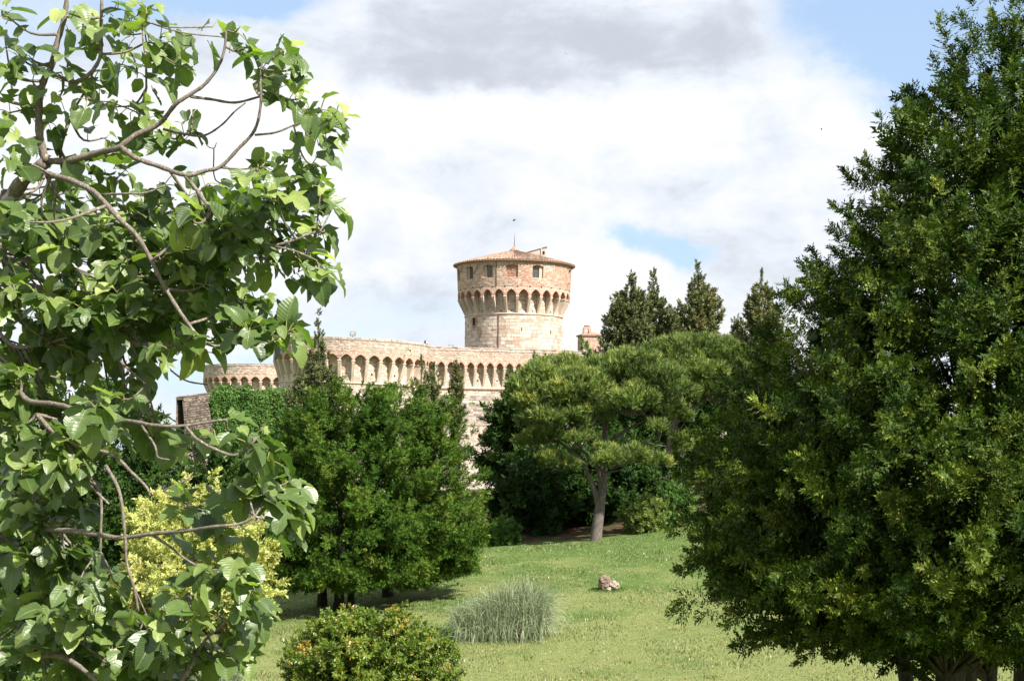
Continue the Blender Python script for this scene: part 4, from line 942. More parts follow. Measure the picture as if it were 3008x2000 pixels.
conifer(2165, 925, 88, [(922, 7), (945, 17), (985, 26), (1080, 30), (1250, 28)], 'slim columnar green cypress between two ragged ones', 209, n=330, plen=.5, tintb=-.02, group='conifers in front of and beside the fortress')
conifer(2238, 793, 86, [(793, 2), (830, 10), (860, 34), (900, 50), (960, 55), (1080, 60), (1250, 60)], 'ragged open cypress partly behind the right hornbeams', 210, n=380, plen=.85, tintb=.14)

# ---- pines
def tuft_templates(k=5, n=20, ln=1.0, w=0.10):
    out = []
    for _ in range(k):
        az = r_.uniform(0, 2*math.pi, n); an = np.abs(r_.normal(size=n))*.55 + .12
        d = np.stack([np.sin(an)*np.cos(az), np.sin(an)*np.sin(az), np.cos(an)], -1); b0 = np.stack([0*az, 0*az, r_.uniform(0, .55, n)], -1)
        s = unit(np.cross(d, r_.normal(size=(n, 3)))) * w; L = ln*r_.uniform(.55, .8, n)[:, None]
        out.append(np.stack([b0 - s*.5, b0 + s*.5, b0 + d*L], 1))
    return out
T_tuft = tuft_templates()
def pine(name, base, lobes, limbs, label, seed, ntuft, tl=.34, tintb=0.0):
    """lobes: (x, y, z, rx, rz) ellipsoids relative to base; limbs: list of point lists with radius"""
    r = np.random.default_rng(seed); root = thing(name, base, label, 'tree')
    P_, D_, T_ = [], [], []; tot = sum(l[3]*l[3]*1.2 for l in lobes)
    tw = MB()
    for (x, y, z, rx, rz) in lobes:
        n = int(ntuft * rx*rx*1.2/tot)
        nsub = max(5, int(14*rx*rx)); sub = unit(r.normal(size=(nsub, 3))); sub[:, 2] = np.abs(sub[:, 2])*1.0 - .28*(r.random(nsub)); flip = r.random(nsub) < .7; sub[:, 1] = np.where(flip, -np.abs(sub[:, 1]), sub[:, 1])
        sub = unit(sub); k = r.integers(0, nsub, n)
        cc = sub[k]*np.array([rx, rx, rz])*.78; u = unit(r.normal(size=(n, 3))); u[:, 2] = u[:, 2]*.85 + .1; rs = rx*.37*(r.random(n)**.4)[:, None]
        pp = np.array([x, y, z]) + cc + u*rs*np.array([1, 1, .75])
        P_.append(pp); D_.append(unit(u*.55 + sub[k]*.3 + np.array([0, 0, 1.0]) + r.normal(size=(n, 3))*.22))
        sub_t = r.normal(size=nsub)*.17 + r.normal()*.10; T_.append(.40 + tintb + sub_t[k] + .18*(u[:, 2]) + r.normal(size=n)*.06 - .12*(z < 1.9))  # tufts tinted lighter on top, low lobes darker: light put into tint
        for s_ in sub[:: 1]:
            e = np.array([x, y, z]) + s_*np.array([rx, rx, rz])*.72; st = np.array([x, y, z - rz*.5]); tw.tube(spline([st, (st+e)/2 + np.array([0, 0, -.08*rx]), e], 3), [.035, .03, .025, .02, .018, .014, .01][:len(spline([st, (st+e)/2, e], 3))], 4, cap=False)
    Pp, Dd, Tt = map(np.concatenate, (P_, D_, T_)); n = len(Pp)
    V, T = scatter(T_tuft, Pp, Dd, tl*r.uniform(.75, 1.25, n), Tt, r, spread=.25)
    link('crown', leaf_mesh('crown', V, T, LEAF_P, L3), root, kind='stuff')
    for i, (pts, r0, r1) in enumerate(limbs):
        m_ = MB(); c_ = spline(pts, 6); m_.tube(c_, np.linspace(r0, r1, len(c_)), 12 if r0 > .12 else 6); m_.build('trunk' if i == 0 else 'limb', M_bark_pine, root, smooth=True)
    tw.build('branches', M_bark_pine, root, kind='stuff')
    return root
d0 = G(1748, 1588)[1]; pb = ground_pt(1748, d0); 
def L(px, py, dd=0.0):                       # point relative to the pine's foot
    q_ = P(px, py, d0 + dd); return q_ - pb
def lobe(px, py, dd, rpx, rzpx): q_ = L(px, py, dd); return (*q_, rpx*d0/F, rzpx*d0/F)
plobes = [lobe(1590, 1140, -.2, 84, 52), lobe(1640, 1105, .6, 84, 44), lobe(1730, 1120, 0, 90, 48), lobe(1860, 1105, .2, 105, 54), lobe(1930, 1150, -.3, 92, 62), lobe(1700, 1160, -1.2, 90, 56),
          lobe(1590, 1195, -.6, 75, 42), lobe(1640, 1240, -1.0, 88, 40), lobe(1740, 1230, -1.3, 52, 36), lobe(1850, 1190, -1.0, 85, 50), lobe(1960, 1230, -.2, 62, 46), lobe(1935, 1275, -1.0, 40, 26),
          lobe(1600, 1290, -1.1, 60, 20), lobe(1700, 1300, -1.2, 52, 24), lobe(1640, 1370, -.9, 55, 16), lobe(1610, 1355, -1, 45, 14), lobe(1800, 1360, -1.4, 62, 26), lobe(1870, 1345, -1.0, 50, 22), lobe(1925, 1365, -.4, 42, 18), lobe(2000, 1170, .5, 50, 50),
          lobe(1780, 1330, -1.3, 32, 18), lobe(1990, 1310, .2, 36, 30), lobe(1830, 1130, 1.0, 125, 72), lobe(1660, 1140, 1.0, 125, 66), lobe(1660, 1195, -1.2, 60, 40), lobe(1575, 1160, 0, 66, 50), lobe(1905, 1200, -.7, 60, 44), lobe(1560, 1240, -.3, 46, 34), lobe(1985, 1250, 0, 50, 36), lobe(2005, 1330, .3, 34, 24), lobe(1560, 1310, -.8, 44, 16), lobe(1535, 1190, 0, 40, 30)]
plimbs = [([L(1748, 1600), L(1757, 1530), L(1765, 1470), L(1772, 1420, .1), L(1774, 1360, .1), L(1775, 1290, .1), L(1782, 1230, .2)], .26, .09),
          ([L(1760, 1490), L(1748, 1445, -.1), L(1728, 1395, -.2), L(1712, 1355, -.3), L(1660, 1310, -.4), L(1600, 1270, -.5)], .13, .035),
          ([L(1764, 1470), L(1762, 1400), L(1745, 1360), L(1700, 1310), L(1650, 1240)], .12, .035),
          ([L(1774, 1330), L(1735, 1305, -.4), L(1700, 1295, -.8)], .07, .02), ([L(1775, 1310), L(1830, 1270, .2), L(1900, 1230, .2), L(1960, 1200)], .10, .03),
          ([L(1772, 1390), L(1830, 1375, -.5), L(1842, 1330, -.6), L(1838, 1295, -.5), L(1800, 1275, -.4), L(1775, 1290, -.2)], .035, .014),
          ([L(1715, 1355, -.3), L(1690, 1372, -.6), L(1650, 1378, -.8), L(1600, 1368, -.9)], .03, .01),
          ([L(1776, 1260), L(1760, 1200), L(1720, 1130)], .08, .02), ([L(1780, 1250), L(1820, 1170), L(1860, 1110)], .08, .02),
          ([L(1900, 1300), L(1950, 1310), L(2000, 1320)], .03, .01), ([L(1774, 1340), L(1860, 1320, .3), L(1950, 1330, .4), L(1990, 1345, .4)], .06, .015)]
pine('umbrella_pine', pb, [(x, y, z, a_*1.0, c_*1.18) for x, y, z, a_, c_ in plobes], plimbs, 'spreading pine with leaning forked trunk in the middle of the lawn edge', 301, 11500)
pb2 = ground_pt(1962, 74); d0b = 74.0
def L2(px, py, dd=0.0): return P(px, py, d0b + dd) - pb2
def lobe2(px, py, dd, rpx, rzpx): q_ = L2(px, py, dd); return (*q_, rpx*d0b/F, rzpx*d0b/F)
pine('umbrella_pine', pb2, [lobe2(1985, 1060, 0, 100, 56), lobe2(2080, 1060, .3, 105, 60), lobe2(2030, 1110, -1.0, 100, 55), lobe2(2140, 1120, 0, 95, 60), lobe2(2180, 1090, .6, 80, 54), lobe2(1960, 1110, .2, 80, 50), lobe2(2100, 1160, -1.2, 70, 34), lobe2(2200, 1170, -.2, 70, 40), lobe2(2010, 1035, .8, 70, 40)],
     [([L2(1960, 1470), L2(1958, 1420), L2(1962, 1360), L2(1975, 1250), L2(2010, 1150), L2(2040, 1100)], .22, .08), ([L2(1975, 1250), L2(2060, 1180), L2(2140, 1130)], .1, .03)],
     'bluish second pine behind, its crown right of the forked pine', 302, 6500, tl=.36, tintb=-.06)

# ---- ivy on the left wall
def ivy():
    r = np.random.default_rng(77); D = wC - wB; N = 6500
    t = r.random(N)*1.0; h = r.random(N)
    px = 612 + 240*t
    bump = 0.35*np.sin(px*.06)+.25*np.sin(px*.13+1) + .3*np.sin(h*9+px*.03)
    top = np.interp(px, [612, 640, 740, 760, 830, 860], [1165, 1149, 1149, 1158, 1152, 1150])
    top = top + 7*np.sin(px*.09+2) + 5*np.sin(px*.23) - 4; py = top + (1380-top)*h**1.1
    base = np.array([P(a, b_, 109.2 + 3*tt) for a, b_, tt in zip(px, py, t)]); base[:, 1] -= .7 + .6*bump*np.sin(np.clip(h*8, 0, 1.57)) - .9*np.clip(.08-h, 0, .08)/.08
    d = unit(np.stack([r.normal(size=N)*.5, -1+r.normal(size=N)*.3, -.1+r.normal(size=N)*.6], -1)); s = r.uniform(.28, .5, N)
    T_ivy = [slim(plume_template(r, 3, 4, 0.38, 0.34, splen=.6, planar=.3)) for _ in range(5)]
    V, T = scatter(T_ivy, base, d, s, .45 + .25*(px > 750)*r.random(N) + r.normal(size=N)*.1, r)
    me = leaf_mesh('ivy', V, T, LEAF_IVY); link('ivy', me, kind='stuff', label='thick green ivy hanging over the rubble wall below the small bastion', cat='ivy')
ivy()

for (px, py, d, w_, lab) in ((1385, 1186, 171.6, .5, 'small green tuft rooted in the scarp ledge under the string course'), (1008, 1029, 161, .25, 'tiny plant in a joint above the arches of the large bastion'), (1206, 1030, 163.5, .3, 'little plant growing high on the right flank of the large bastion'), (1666, 835, 187.5, .3, 'thin plant hanging on the right edge of the keep')):
    r = np.random.default_rng(int(px)); c = P(px, py, d); n = 24
    V, T = scatter(T_far, c + r.normal(size=(n//6, 3))*w_*np.array([.5, .25, .3]), unit(r.normal(size=(n//6, 3)) + np.array([0, -.6, .3])), np.full(n//6, w_), np.full(n//6, .7), r)
    link('wall_plant', leaf_mesh('wall_plant', V, T, LEAF_IVY), label=lab, cat='plant', kind='thing')
# ---- pampas grass
def pampas(px, py, n, wpx, hpx, label, seed, d=None):
    r = np.random.default_rng(seed); g0 = G(px, py) if d is None else ground_pt(px, d); sc = g0[1]/F; W = wpx*sc/2; Hh = hpx*sc
    root = thing('pampas_grass', g0, label, 'ornamental grass')
    k = 6; cx = r.uniform(-1, 1, n)*W*.74; cy = r.normal(size=n)*.6; cx = cx + .03*W*np.sin(cx/W*21)
    zb = gz(g0[0]+cx, g0[1]+cy) - g0[2]; hl = Hh*np.interp(cx, [-W, -W*.4, 0, W*.35, W], [.55, .68, .92, 1.08, .85])*r.uniform(.55, 1.12, n)
    a = r.normal(size=n)*.9 ; out = np.stack([np.sin(a)*np.where(r.random(n) < .5, 1, -1), -np.cos(a)*np.sign(r.random(n)-.25), 0*a], -1); out[:, 0] += cx/W*.8; out = unit(out)
    rch = hl*r.uniform(.12, .95, n); drp = r.uniform(.5, 1.5, n); lo = r.random(n) < .42; hl = np.where(lo, hl*r.uniform(.45, .8, n), hl); rch = np.where(lo, hl*r.uniform(.7, 1.25, n), rch); drp = np.where(lo, 1.5, drp); u = np.linspace(0, 1, k); V = []
    side = unit(np.cross(out, np.array([0, 0, 1.0])) + r.normal(size=(n, 3))*.4); wd = r.uniform(.006, .012, n)
    for j, uu in enumerate(u):
        c = np.stack([cx, cy, zb], -1) + out*(rch*uu**1.7)[:, None] + np.array([0, 0, 1.0])*(hl*(1.5*uu - (.3+.35*drp*(rch/hl))*uu**2.4 - .25*drp*(rch/hl)*uu**4))[:, None]
        w = (wd*(1-uu**2*.9))[:, None]; V += [c - side*w, c + side*w]
    V = np.stack(V, 1); tris = np.array([[2*j, 2*j+1, 2*j+3] for j in range(k-1)] + [[2*j, 2*j+3, 2*j+2] for j in range(k-1)])
    m = leaf_mat('pampas_blade', [(0.0, (0.11, 0.12, 0.06)), (0.4, (0.19, 0.245, 0.13)), (0.75, (0.30, 0.35, 0.21)), (1.0, (0.46, 0.40, 0.26))], .6, .25, tcol=(1, 1, .8), var=.1)
    link('blades', leaf_mesh('blades', V, np.clip(r.normal(size=n)*.2+.55, 0, 1), m, tris), root, kind='stuff')
    m_ = MB(); 
    for i in range(3): m_.tube([(W*(.1+.1*i), 0, 0), (W*(.12+.1*i), 0, Hh*.9), (W*(.14+.1*i), 0, Hh*1.22)], [.012, .009, .004], 4)
    m_.build('stalk', flat_mat('straw', (.35, .3, .18)), root)
pampas(1470, 1862, 9000, 330, 138, 'silvery green clump of tall pampas grass on the lawn', 401)
pampas(620, 2040, 2500, 220, 110, 'pale clump of pampas grass at the bottom edge below the fig', 402, d=34.5)

# ---- rock
def rock():
    g0 = G(1785, 1733); s = g0[1]/F; root = thing('boulder', g0, 'small pinkish brown broken rock lying in the grass', 'rock')
    import bmesh
    for j, (dx, dz, rx, rz, sd) in enumerate(((-8, 20, 22, 23, 1), (18, 14, 17, 16, 2), (2, 3, 11, 8, 3))):
        bm = bmesh.new(); bmesh.ops.create_icosphere(bm, subdivisions=4, radius=1.0); r = np.random.default_rng(sd); ph = r.uniform(0, 6, 12)
        pl = unit(r.normal(size=(9, 3)))
        for v in bm.verts:
            c = np.array(v.co); q_ = 1.0
            for pq in pl: q_ = min(q_, .78/max(.05, float(c @ pq)) if c @ pq > .78 else 1.0)
            q_ *= 1 + .10*math.sin(5*c[0]+ph[0])*math.cos(6*c[2]+ph[1]) + .07*math.sin(13*c[1]+ph[2])*math.sin(11*c[2]+ph[3]) + .04*math.sin(27*c[0]+ph[4])*math.sin(25*c[2]+ph[5])
            v.co = Vector((c[0]*rx*s*q_, c[1]*rx*s*q_*.8, c[2]*rz*s*q_))
        me = bpy.data.meshes.new('rock_piece'); bm.to_mesh(me); bm.free(); me.materials.append(M_rock)
        a_ = me.attributes.new('tint', 'FLOAT', 'FACE'); a_.data.foreach_set('value', np.full(len(me.polygons), [.3, .7, .9][j], np.float32))
        link('rock_piece', me, root, (dx*s, -.05*j, dz*s - .01))
    r = np.random.default_rng(5); n = 260; a = r.uniform(0, 6.28, n); q = r.uniform(.24, .46, n); bx = np.cos(a)*q*1.5; by = np.sin(a)*q*1.1 - .03; bz = gz(g0[0]+bx, g0[1]+by) - g0[2]; h_ = r.uniform(.03, .11, n)
    V = np.stack([np.stack([bx-.012, by, bz], -1), np.stack([bx+.012, by, bz], -1), np.stack([bx+r.normal(size=n)*.04, by+r.normal(size=n)*.04, bz+h_], -1)], 1)
    link('grass_tuft', leaf_mesh('grass_tuft', V, r.random(n)*.8, LEAF_H), root, kind='stuff')
M_rock = stone_mat('rock', [(0.0, (0.16, 0.105, 0.08)), (0.5, (0.30, 0.22, 0.175)), (1.0, (0.46, 0.39, 0.32))], stain_amt=.5, scale=3)
rock()

def brush_pile():
    g0 = ground_pt(665, 70); z0 = Z(1492, 70, 665); root = thing('brush_pile', (g0[0], 70, g0[2]), 'grey heap of cut branches behind the yellow tree', 'brush pile'); m_ = MB(); r = np.random.default_rng(8)
    m_.tube([(0, 0, -.3), (0, 0, z0-g0[2]), (0, 0, z0-g0[2]+.8)], [1.5, 1.3, .3], 10); m_.build('heap', M_bark, root, smooth=True); m_ = MB()
    for i in range(260):
        x = r.normal()*.75; z = z0-g0[2] + .75 - abs(x)*.45 + r.normal()*.12; a = r.normal()*.4
        m_.tube([(x-.6*math.cos(a), -1.0+r.normal()*.4, z-.5*math.sin(a)-.2), (x+.6*math.cos(a), -.7+r.normal()*.4, z+.3*math.sin(a)-.1)], [.02, .012], 4, cap=False)
    m_.build('branches', M_rbr, root, kind='stuff')
M_rbr = flat_mat('dead_branches', (.22, .18, .15), .9)
brush_pile()

# ---- birds
def bird(px, py, d, rz, label, s=.15):
    q = P(px, py, d); V = [(0, -.5, 0), (0.06, -.1, .03), (-.06, -.1, .03), (0, .45, 0), (.0, 0, -.06), (.95, -.25, .18), (.55, .1, .12), (-.95, -.25, .25), (-.55, .1, .16), (.09, .55, 0), (-.09, .55, 0)]
    f = [(0, 1, 2), (0, 4, 1), (0, 2, 4), (1, 3, 2), (1, 4, 3), (2, 3, 4), (1, 5, 6, 3), (2, 3, 8, 7), (3, 9, 10)]
    me = mesh_np('bird', np.array(V)*s, f, mats=[M_dark]); o = link('bird', me, None, q, (R(35), R(20), rz), label=label, cat='bird', group='swallows in the sky')
bird(2414, 382, 60, 1.0, 'tiny swallow in the clouds nearest the right hornbeam'); bird(1510, 648, 75, 2.2, 'tiny swallow just above the keep roof finial'); bird(1662, 158, 80, .4, 'tiny swallow high in the grey cloud')

# ------------------------------------------------------------------ fig tree in front
def fig():
    r = np.random.default_rng(501)
    gx = P(-330, 1300, 9.6); base = np.array([gx[0], 9.6, float(gz(gx[0], 9.6))])
    root = thing('fig_tree', base, 'large leaved fig tree spreading across the left side of the picture', 'tree')
    def Q(px, py, d): return P(px, py, d) - base
    def W(w, d): return max(w*1.12, 3.2)*d/F/2
    BR = [ # (points (px,py,depth)), w0, w1 in photo px
     ([(-300, 1500, 9.6), (-240, 1100, 9.5), (-140, 820, 9.4), (0, 625, 9.2), (67, 530, 9.1), (135, 476, 9.0)], 60, 30),
     ([(135, 476, 9), (118, 400, 9), (112, 315, 9), (130, 240, 9), (150, 200, 9), (165, 130, 9), (185, 60, 9), (195, 0, 9), (198, -60, 9)], 22, 11),
     ([(148, 212, 9), (190, 230, 8.9), (222, 248, 8.9), (262, 222, 8.8), (293, 170, 8.8), (296, 100, 8.8), (297, 20, 8.8), (300, -40, 8.8)], 12, 8),
     ([(145, 474, 9), (210, 468, 8.9), (300, 445, 8.8), (350, 430, 8.7), (400, 400, 8.7), (470, 365, 8.7), (520, 310, 8.6), (560, 280, 8.6), (600, 250, 8.6), (640, 200, 8.6), (658, 150, 8.6), (665, 90, 8.6)], 19, 6),
     ([(352, 430, 8.7), (400, 465, 8.6), (470, 490, 8.6), (545, 515, 8.5), (600, 505, 8.5), (650, 490, 8.5), (700, 440, 8.5), (750, 385, 8.5), (768, 310, 8.5), (768, 230, 8.5), (770, 175, 8.5)], 14, 6),
     ([(560, 285, 8.6), (620, 293, 8.7), (690, 300, 8.7), (765, 284, 8.7)], 8, 6),
     ([(750, 397, 8.5), (810, 390, 8.4), (860, 374, 8.4), (920, 345, 8.4)], 6, 4),
     ([(545, 518, 8.5), (580, 560, 8.5), (625, 620, 8.4), (680, 680, 8.4), (728, 705, 8.4), (790, 722, 8.4), (853, 716, 8.4), (930, 680, 8.4)], 11, 6),
     ([(800, 722, 8.4), (860, 740, 8.4), (930, 765, 8.4)], 6, 4),
     ([(118, 508, 9), (200, 530, 8.8), (260, 560, 8.7), (300, 582, 8.6), (350, 640, 8.5), (400, 690, 8.5), (450, 767, 8.5), (485, 830, 8.5), (530, 925, 8.4), (584, 987, 8.4), (629, 1017, 8.4), (683, 1005, 8.4)], 17, 7),
     ([(300, 572, 8.6), (370, 572, 8.5), (430, 562, 8.5), (485, 545, 8.5)], 7, 5),
     ([(650, 493, 8.5), (700, 500, 8.5), (745, 496, 8.5)], 6, 4),
     ([(480, 380, 8.7), (540, 395, 8.8), (600, 398, 8.8), (650, 370, 8.8), (690, 335, 8.8), (722, 302, 8.8)], 7, 4),
     ([(600, 400, 8.8), (612, 430, 8.8), (632, 440, 8.8), (636, 420, 8.8)], 4, 3),
     ([(60, 1155, 8.8), (90, 1176, 8.7), (160, 1190, 8.6), (225, 1203, 8.5), (292, 1226, 8.4), (382, 1239, 8.3), (460, 1247, 8.2), (539, 1250, 8.2), (629, 1239, 8.2), (665, 1232, 8.2)], 15, 6),
     ([(545, 1252, 8.2), (585, 1292, 8.1), (640, 1325, 8.1), (690, 1335, 8.1), (735, 1312, 8.1), (750, 1288, 8.1)], 9, 6),
     ([(415, 1248, 8.3), (450, 1310, 8.2), (465, 1338, 8.2), (498, 1350, 8.2)], 7, 4),
     ([(108, 1217, 8.9), (150, 1262, 8.8), (180, 1284, 8.8), (240, 1310, 8.7), (332, 1336, 8.6), (386, 1390, 8.6), (431, 1426, 8.5), (440, 1457, 8.5)], 13, 6),
     ([(-120, 1540, 9.6), (0, 1552, 9.2), (135, 1552, 8.9), (225, 1556, 8.7), (288, 1570, 8.6), (359, 1579, 8.5), (449, 1570, 8.4), (562, 1556, 8.3), (629, 1543, 8.2), (701, 1534, 8.2), (748, 1518, 8.2)], 18, 6),
     ([(310, 1367, 8.4), (341, 1421, 8.35), (357, 1480, 8.3), (366, 1579, 8.3), (377, 1660, 8.3), (395, 1727, 8.3), (407, 1794, 8.3)], 10, 6),
     ([(395, 1727, 8.3), (412, 1765, 8.3), (428, 1800, 8.3)], 5, 3),
     ([(449, 1572, 8.4), (500, 1612, 8.4), (545, 1645, 8.4), (600, 1672, 8.4), (652, 1673, 8.4)], 7, 5),
     ([(-150, 1900, 9.4), (0, 1920, 9), (90, 1931, 8.8), (180, 1925, 8.7), (270, 1992, 8.6), (330, 2060, 8.6)], 20, 10),
     ([(148, 1790, 9), (202, 1853, 8.8), (260, 1905, 8.7), (330, 1960, 8.7)], 9, 6), ([(60, 1880, 9), (120, 1830, 8.9), (200, 1785, 8.8)], 7, 4),
     ([(0, 290, 9.4), (50, 305, 9.2), (107, 318, 9.0)], 9, 9), ([(175, 440, 9.2), (215, 330, 9.3), (250, 270, 9.3), (275, 210, 9.3)], 9, 5),
     ([(430, 260, 9.1), (426, 180, 9.1), (420, 100, 9.1), (421, 0, 9.1)], 6, 4), ([(300, 160, 8.8), (370, 152, 8.8), (430, 125, 8.8)], 8, 5),
     ([(228, 255, 8.9), (270, 292, 8.9), (320, 300, 8.9)], 8, 4), ([(10, 560, 9.6), (-10, 700, 9.6), (60, 830, 9.5), (150, 860, 9.4)], 14, 9),
     ([(-100, 820, 9.8), (50, 835, 9.6), (160, 862, 9.4), (260, 930, 9.2), (380, 1000, 9), (520, 1015, 8.9)], 24, 7),
     ([(160, 862, 9.4), (280, 820, 9.3), (380, 815, 9.2), (470, 825, 9.1)], 10, 6), ([(10, 720, 9.8), (60, 760, 9.7), (130, 755, 9.6), (185, 735, 9.5)], 8, 5),
     ([(0, 745, 9.9), (80, 770, 9.8), (160, 760, 9.7)], 7, 4), ([(540, 755, 9), (600, 745, 9), (660, 725, 8.9)], 8, 5), ([(-60, 900, 9.6), (30, 1010, 9.3), (120, 1010, 9.1), (200, 990, 9)], 12, 6),
     ([(-80, 980, 9.2), (60, 1090, 9), (120, 1080, 8.9)], 9, 5), ([(190, 1290, 8.8), (240, 1370, 8.7), (295, 1450, 8.7), (298, 1560, 8.7), (295, 1620, 8.7)], 9, 6),
     ([(210, 1340, 8.8), (270, 1430, 8.7), (320, 1480, 8.6)], 8, 6), ([(480, 1440, 8.6), (560, 1480, 8.5), (600, 1500, 8.4)], 5, 4), ([(380, 640, 9.1), (390, 720, 9.1), (370, 860, 9.2), (430, 950, 9.2)], 8, 5),
     ([(310, 1010, 9), (360, 1070, 8.9), (430, 1130, 8.8)], 8, 5), ([(470, 1060, 8.9), (540, 1120, 8.8), (610, 1130, 8.8)], 5, 4), ([(560, 1750, 8.4), (640, 1720, 8.4), (720, 1700, 8.4)], 5, 4),
     ([(500, 2050, 8.5), (560, 1960, 8.4), (600, 1880, 8.4), (650, 1830, 8.4), (700, 1790, 8.4)], 12, 5), ([(-200, 1250, 9.4), (-100, 1180, 9.2), (60, 1155, 8.8)], 26, 15), ([(-280, 1350, 9.6), (-200, 1250, 9.4)], 30, 26),
     ([(-290, 1480, 9.6), (-120, 1540, 9.6)], 30, 18), ([(-300, 1700, 9.6), (-150, 1900, 9.4)], 30, 20), ([(-280, 1300, 9.6), (-100, 980, 9.7), (-100, 820, 9.8)], 30, 24),
    ]
    nodes = []
    M_b = M_bark_fig
    for i, (pts, w0, w1) in enumerate(BR):
        raw = [(*Q(px + (r.normal()*2.5 if 0 < j < len(pts)-1 else 0), py + (r.normal()*2.5 if 0 < j < len(pts)-1 else 0), d),) for j, (px, py, d) in enumerate(pts)]
        c = spline(raw, 5); d = np.mean([p[2] for p in pts]); n = len(c)
        rad = np.linspace(W(w0, d), W(w1, d), n)*(1 + .10*np.sin(np.arange(n)*2.1+i))*1.02
        m_ = MB(); m_.tube(c, rad, 8)
        if i == 0:
            tb = Q(-300, 1500, 9.6); m_.tube([(0, 0, -.3), (.02, 0, .5*tb[2]), tuple(tb)], [.22, .17, W(60, 9.6)], 10)
        m_.build('trunk' if i == 0 else 'branch', M_b, root, smooth=True)
        nodes.append(np.concatenate([c, rad[:, None]], 1))
    nodes = np.concatenate(nodes)
    tips = """202,40,6 250,55,7 297,85,7 346,27,7 382,55,7 431,30,6 373,103,8 476,108,8 540,112,7 520,170,6 625,80,3 700,85,2 660,110,6 719,144,8 773,180,9 831,148,7 872,193,8 850,235,7 809,270,7 876,292,8 943,323,6
 989,330,5 966,373,7 935,404,6 890,368,5 517,189,6 485,148,7 467,234,7 359,189,7 404,216,7 279,144,5 198,189,5 90,171,7 45,148,6 15,120,5 22,202,7 94,238,6 27,332,7 45,395,8 175,288,7 148,360,8 252,292,6 288,238,6 341,315,7
 404,332,8 449,360,7 566,337,4 490,400,7 540,395,6 382,404,7 314,404,6 270,470,7 359,494,7 90,450,8 27,476,8 777,481,7 845,472,7 921,495,8 899,530,8 809,553,9 943,553,9 978,607,8 944,665,9 876,607,9 764,584,9 692,539,7 611,539,6
 557,575,7 485,540,5 719,638,9 629,629,8 562,651,8 382,616,7 472,598,6 225,607,8 135,562,7 45,651,8 292,665,8 899,745,8 944,781,8 955,812,6 876,799,7 719,745,7 719,871,7 764,880,6 674,893,7 607,835,7 786,952,9 831,950,9
 850,970,7 735,960,8 690,940,8 800,990,6 652,952,7 562,767,8 500,740,8 500,1030,7 600,1010,7 359,1172,7 279,1194,7 674,1265,5 741,1284,5 786,1302,7 795,1352,6 562,1298,5 741,1412,7 786,1435,8 854,1412,6
 872,1466,8 831,1493,9 800,1516,7 854,1525,6 719,1448,6 539,1493,5 620,1480,5 575,1632,6 674,1605,7 696,1682,8 629,1695,7 741,1749,7 755,1785,7 719,1808,7 745,1850,6 643,1898,7 674,1920,6 719,1929,4 562,1920,7 472,1853,7
 494,1907,8 404,1862,7 247,1803,7 225,1727,7 341,1713,6 517,1749,6 207,1929,7 600,1760,6 560,1810,7 640,1800,7 580,1960,7 500,1970,7 420,1960,7 330,1900,7 700,690,8 640,700,7 800,660,8 860,690,8 820,600,8 740,520,7 10,40,5"""
    cl = [tuple(map(float, s.split(','))) for s in tips.split()]
    depth = lambda px, py: float(r.uniform(8.7, 9.5) if (py < 640 and px < 700) else r.uniform(8.15, 8.9))
    clus = [(px, py, depth(px, py), int(n)) for px, py, n in cl]
    def fill(n, x0, x1, y0, y1, d0_, d1_, k=7):
        for _ in range(n): clus.append((r.uniform(x0, x1), r.uniform(y0, y1), r.uniform(d0_, d1_), k))
    fill(78, -30, 440, 600, 1130, 8.7, 10.8, 9); fill(22, 440, 600, 600, 980, 8.7, 10.8, 8); fill(26, 300, 660, 640, 1000, 8.8, 10.2, 9); fill(7, 100, 560, 520, 640, 9, 10.4)
    fill(80, -30, 250, 1120, 2000, 8.6, 10.6, 9); fill(9, 250, 520, 1160, 1290, 8.6, 9.6); fill(20, 280, 560, 1800, 2010, 8.6, 9.6, 8); fill(3, 250, 340, 1450, 1800, 8.8, 9.6); fill(14, 560, 800, 560, 760, 8.6, 9.4)
    # leaf shapes
    shapes = {
      'plain': [(-.08, .14), (-.04, .30), (.12, .42), (.32, .47), (.54, .44), (.74, .34), (.90, .19), (1.0, 0)],
      'three': [(-.09, .15), (-.05, .30), (.10, .40), (.38, .56), (.44, .25), (.62, .30), (.88, .20), (1.0, 0)],
      'five': [(-.14, .18), (-.04, .46), (.14, .28), (.42, .58), (.44, .17), (.64, .30), (.88, .20), (1.0, 0)],
      'slim': [(-.05, .10), (.0, .24), (.16, .34), (.34, .38), (.54, .36), (.74, .28), (.90, .15), (1.0, 0)]}
    temps = []
    for nm in ('plain', 'three', 'three', 'five', 'plain', 'slim', 'three', 'plain', 'five'):
        pr = shapes[nm]; curl = r.uniform(.05, .55); fold = r.uniform(.1, .75); tw_ = r.uniform(-.4, .4); wv = r.uniform(.01, .05); ph = r.uniform(0, 6)
        mids = [0.0, .06, .18, .32, .46, .62, .82, 1.0]; V = []; U = []; cols = [-1, -.5, 0, .5, 1]
        for i, (ex, ey) in enumerate(pr):
            jl = r.uniform(.9, 1.1, 2)
            for cc in cols:
                q_ = abs(cc); x = mids[i]*(1-q_) + ex*q_; y = ey*cc*(jl[0] if cc < 0 else jl[1])
                z = -curl*x*x*1.0 + fold*abs(y) - .45*fold*y*y*2 + wv*math.sin(i*2.3+ph)*q_ + tw_*x*y
                V.append((x, y, z)); U.append((x, y))
        f = [(i*5+j, (i+1)*5+j, (i+1)*5+j+1, i*5+j+1) for i in range(7) for j in range(4)]
        temps.append((np.array(V), np.array(f), np.array(U)))
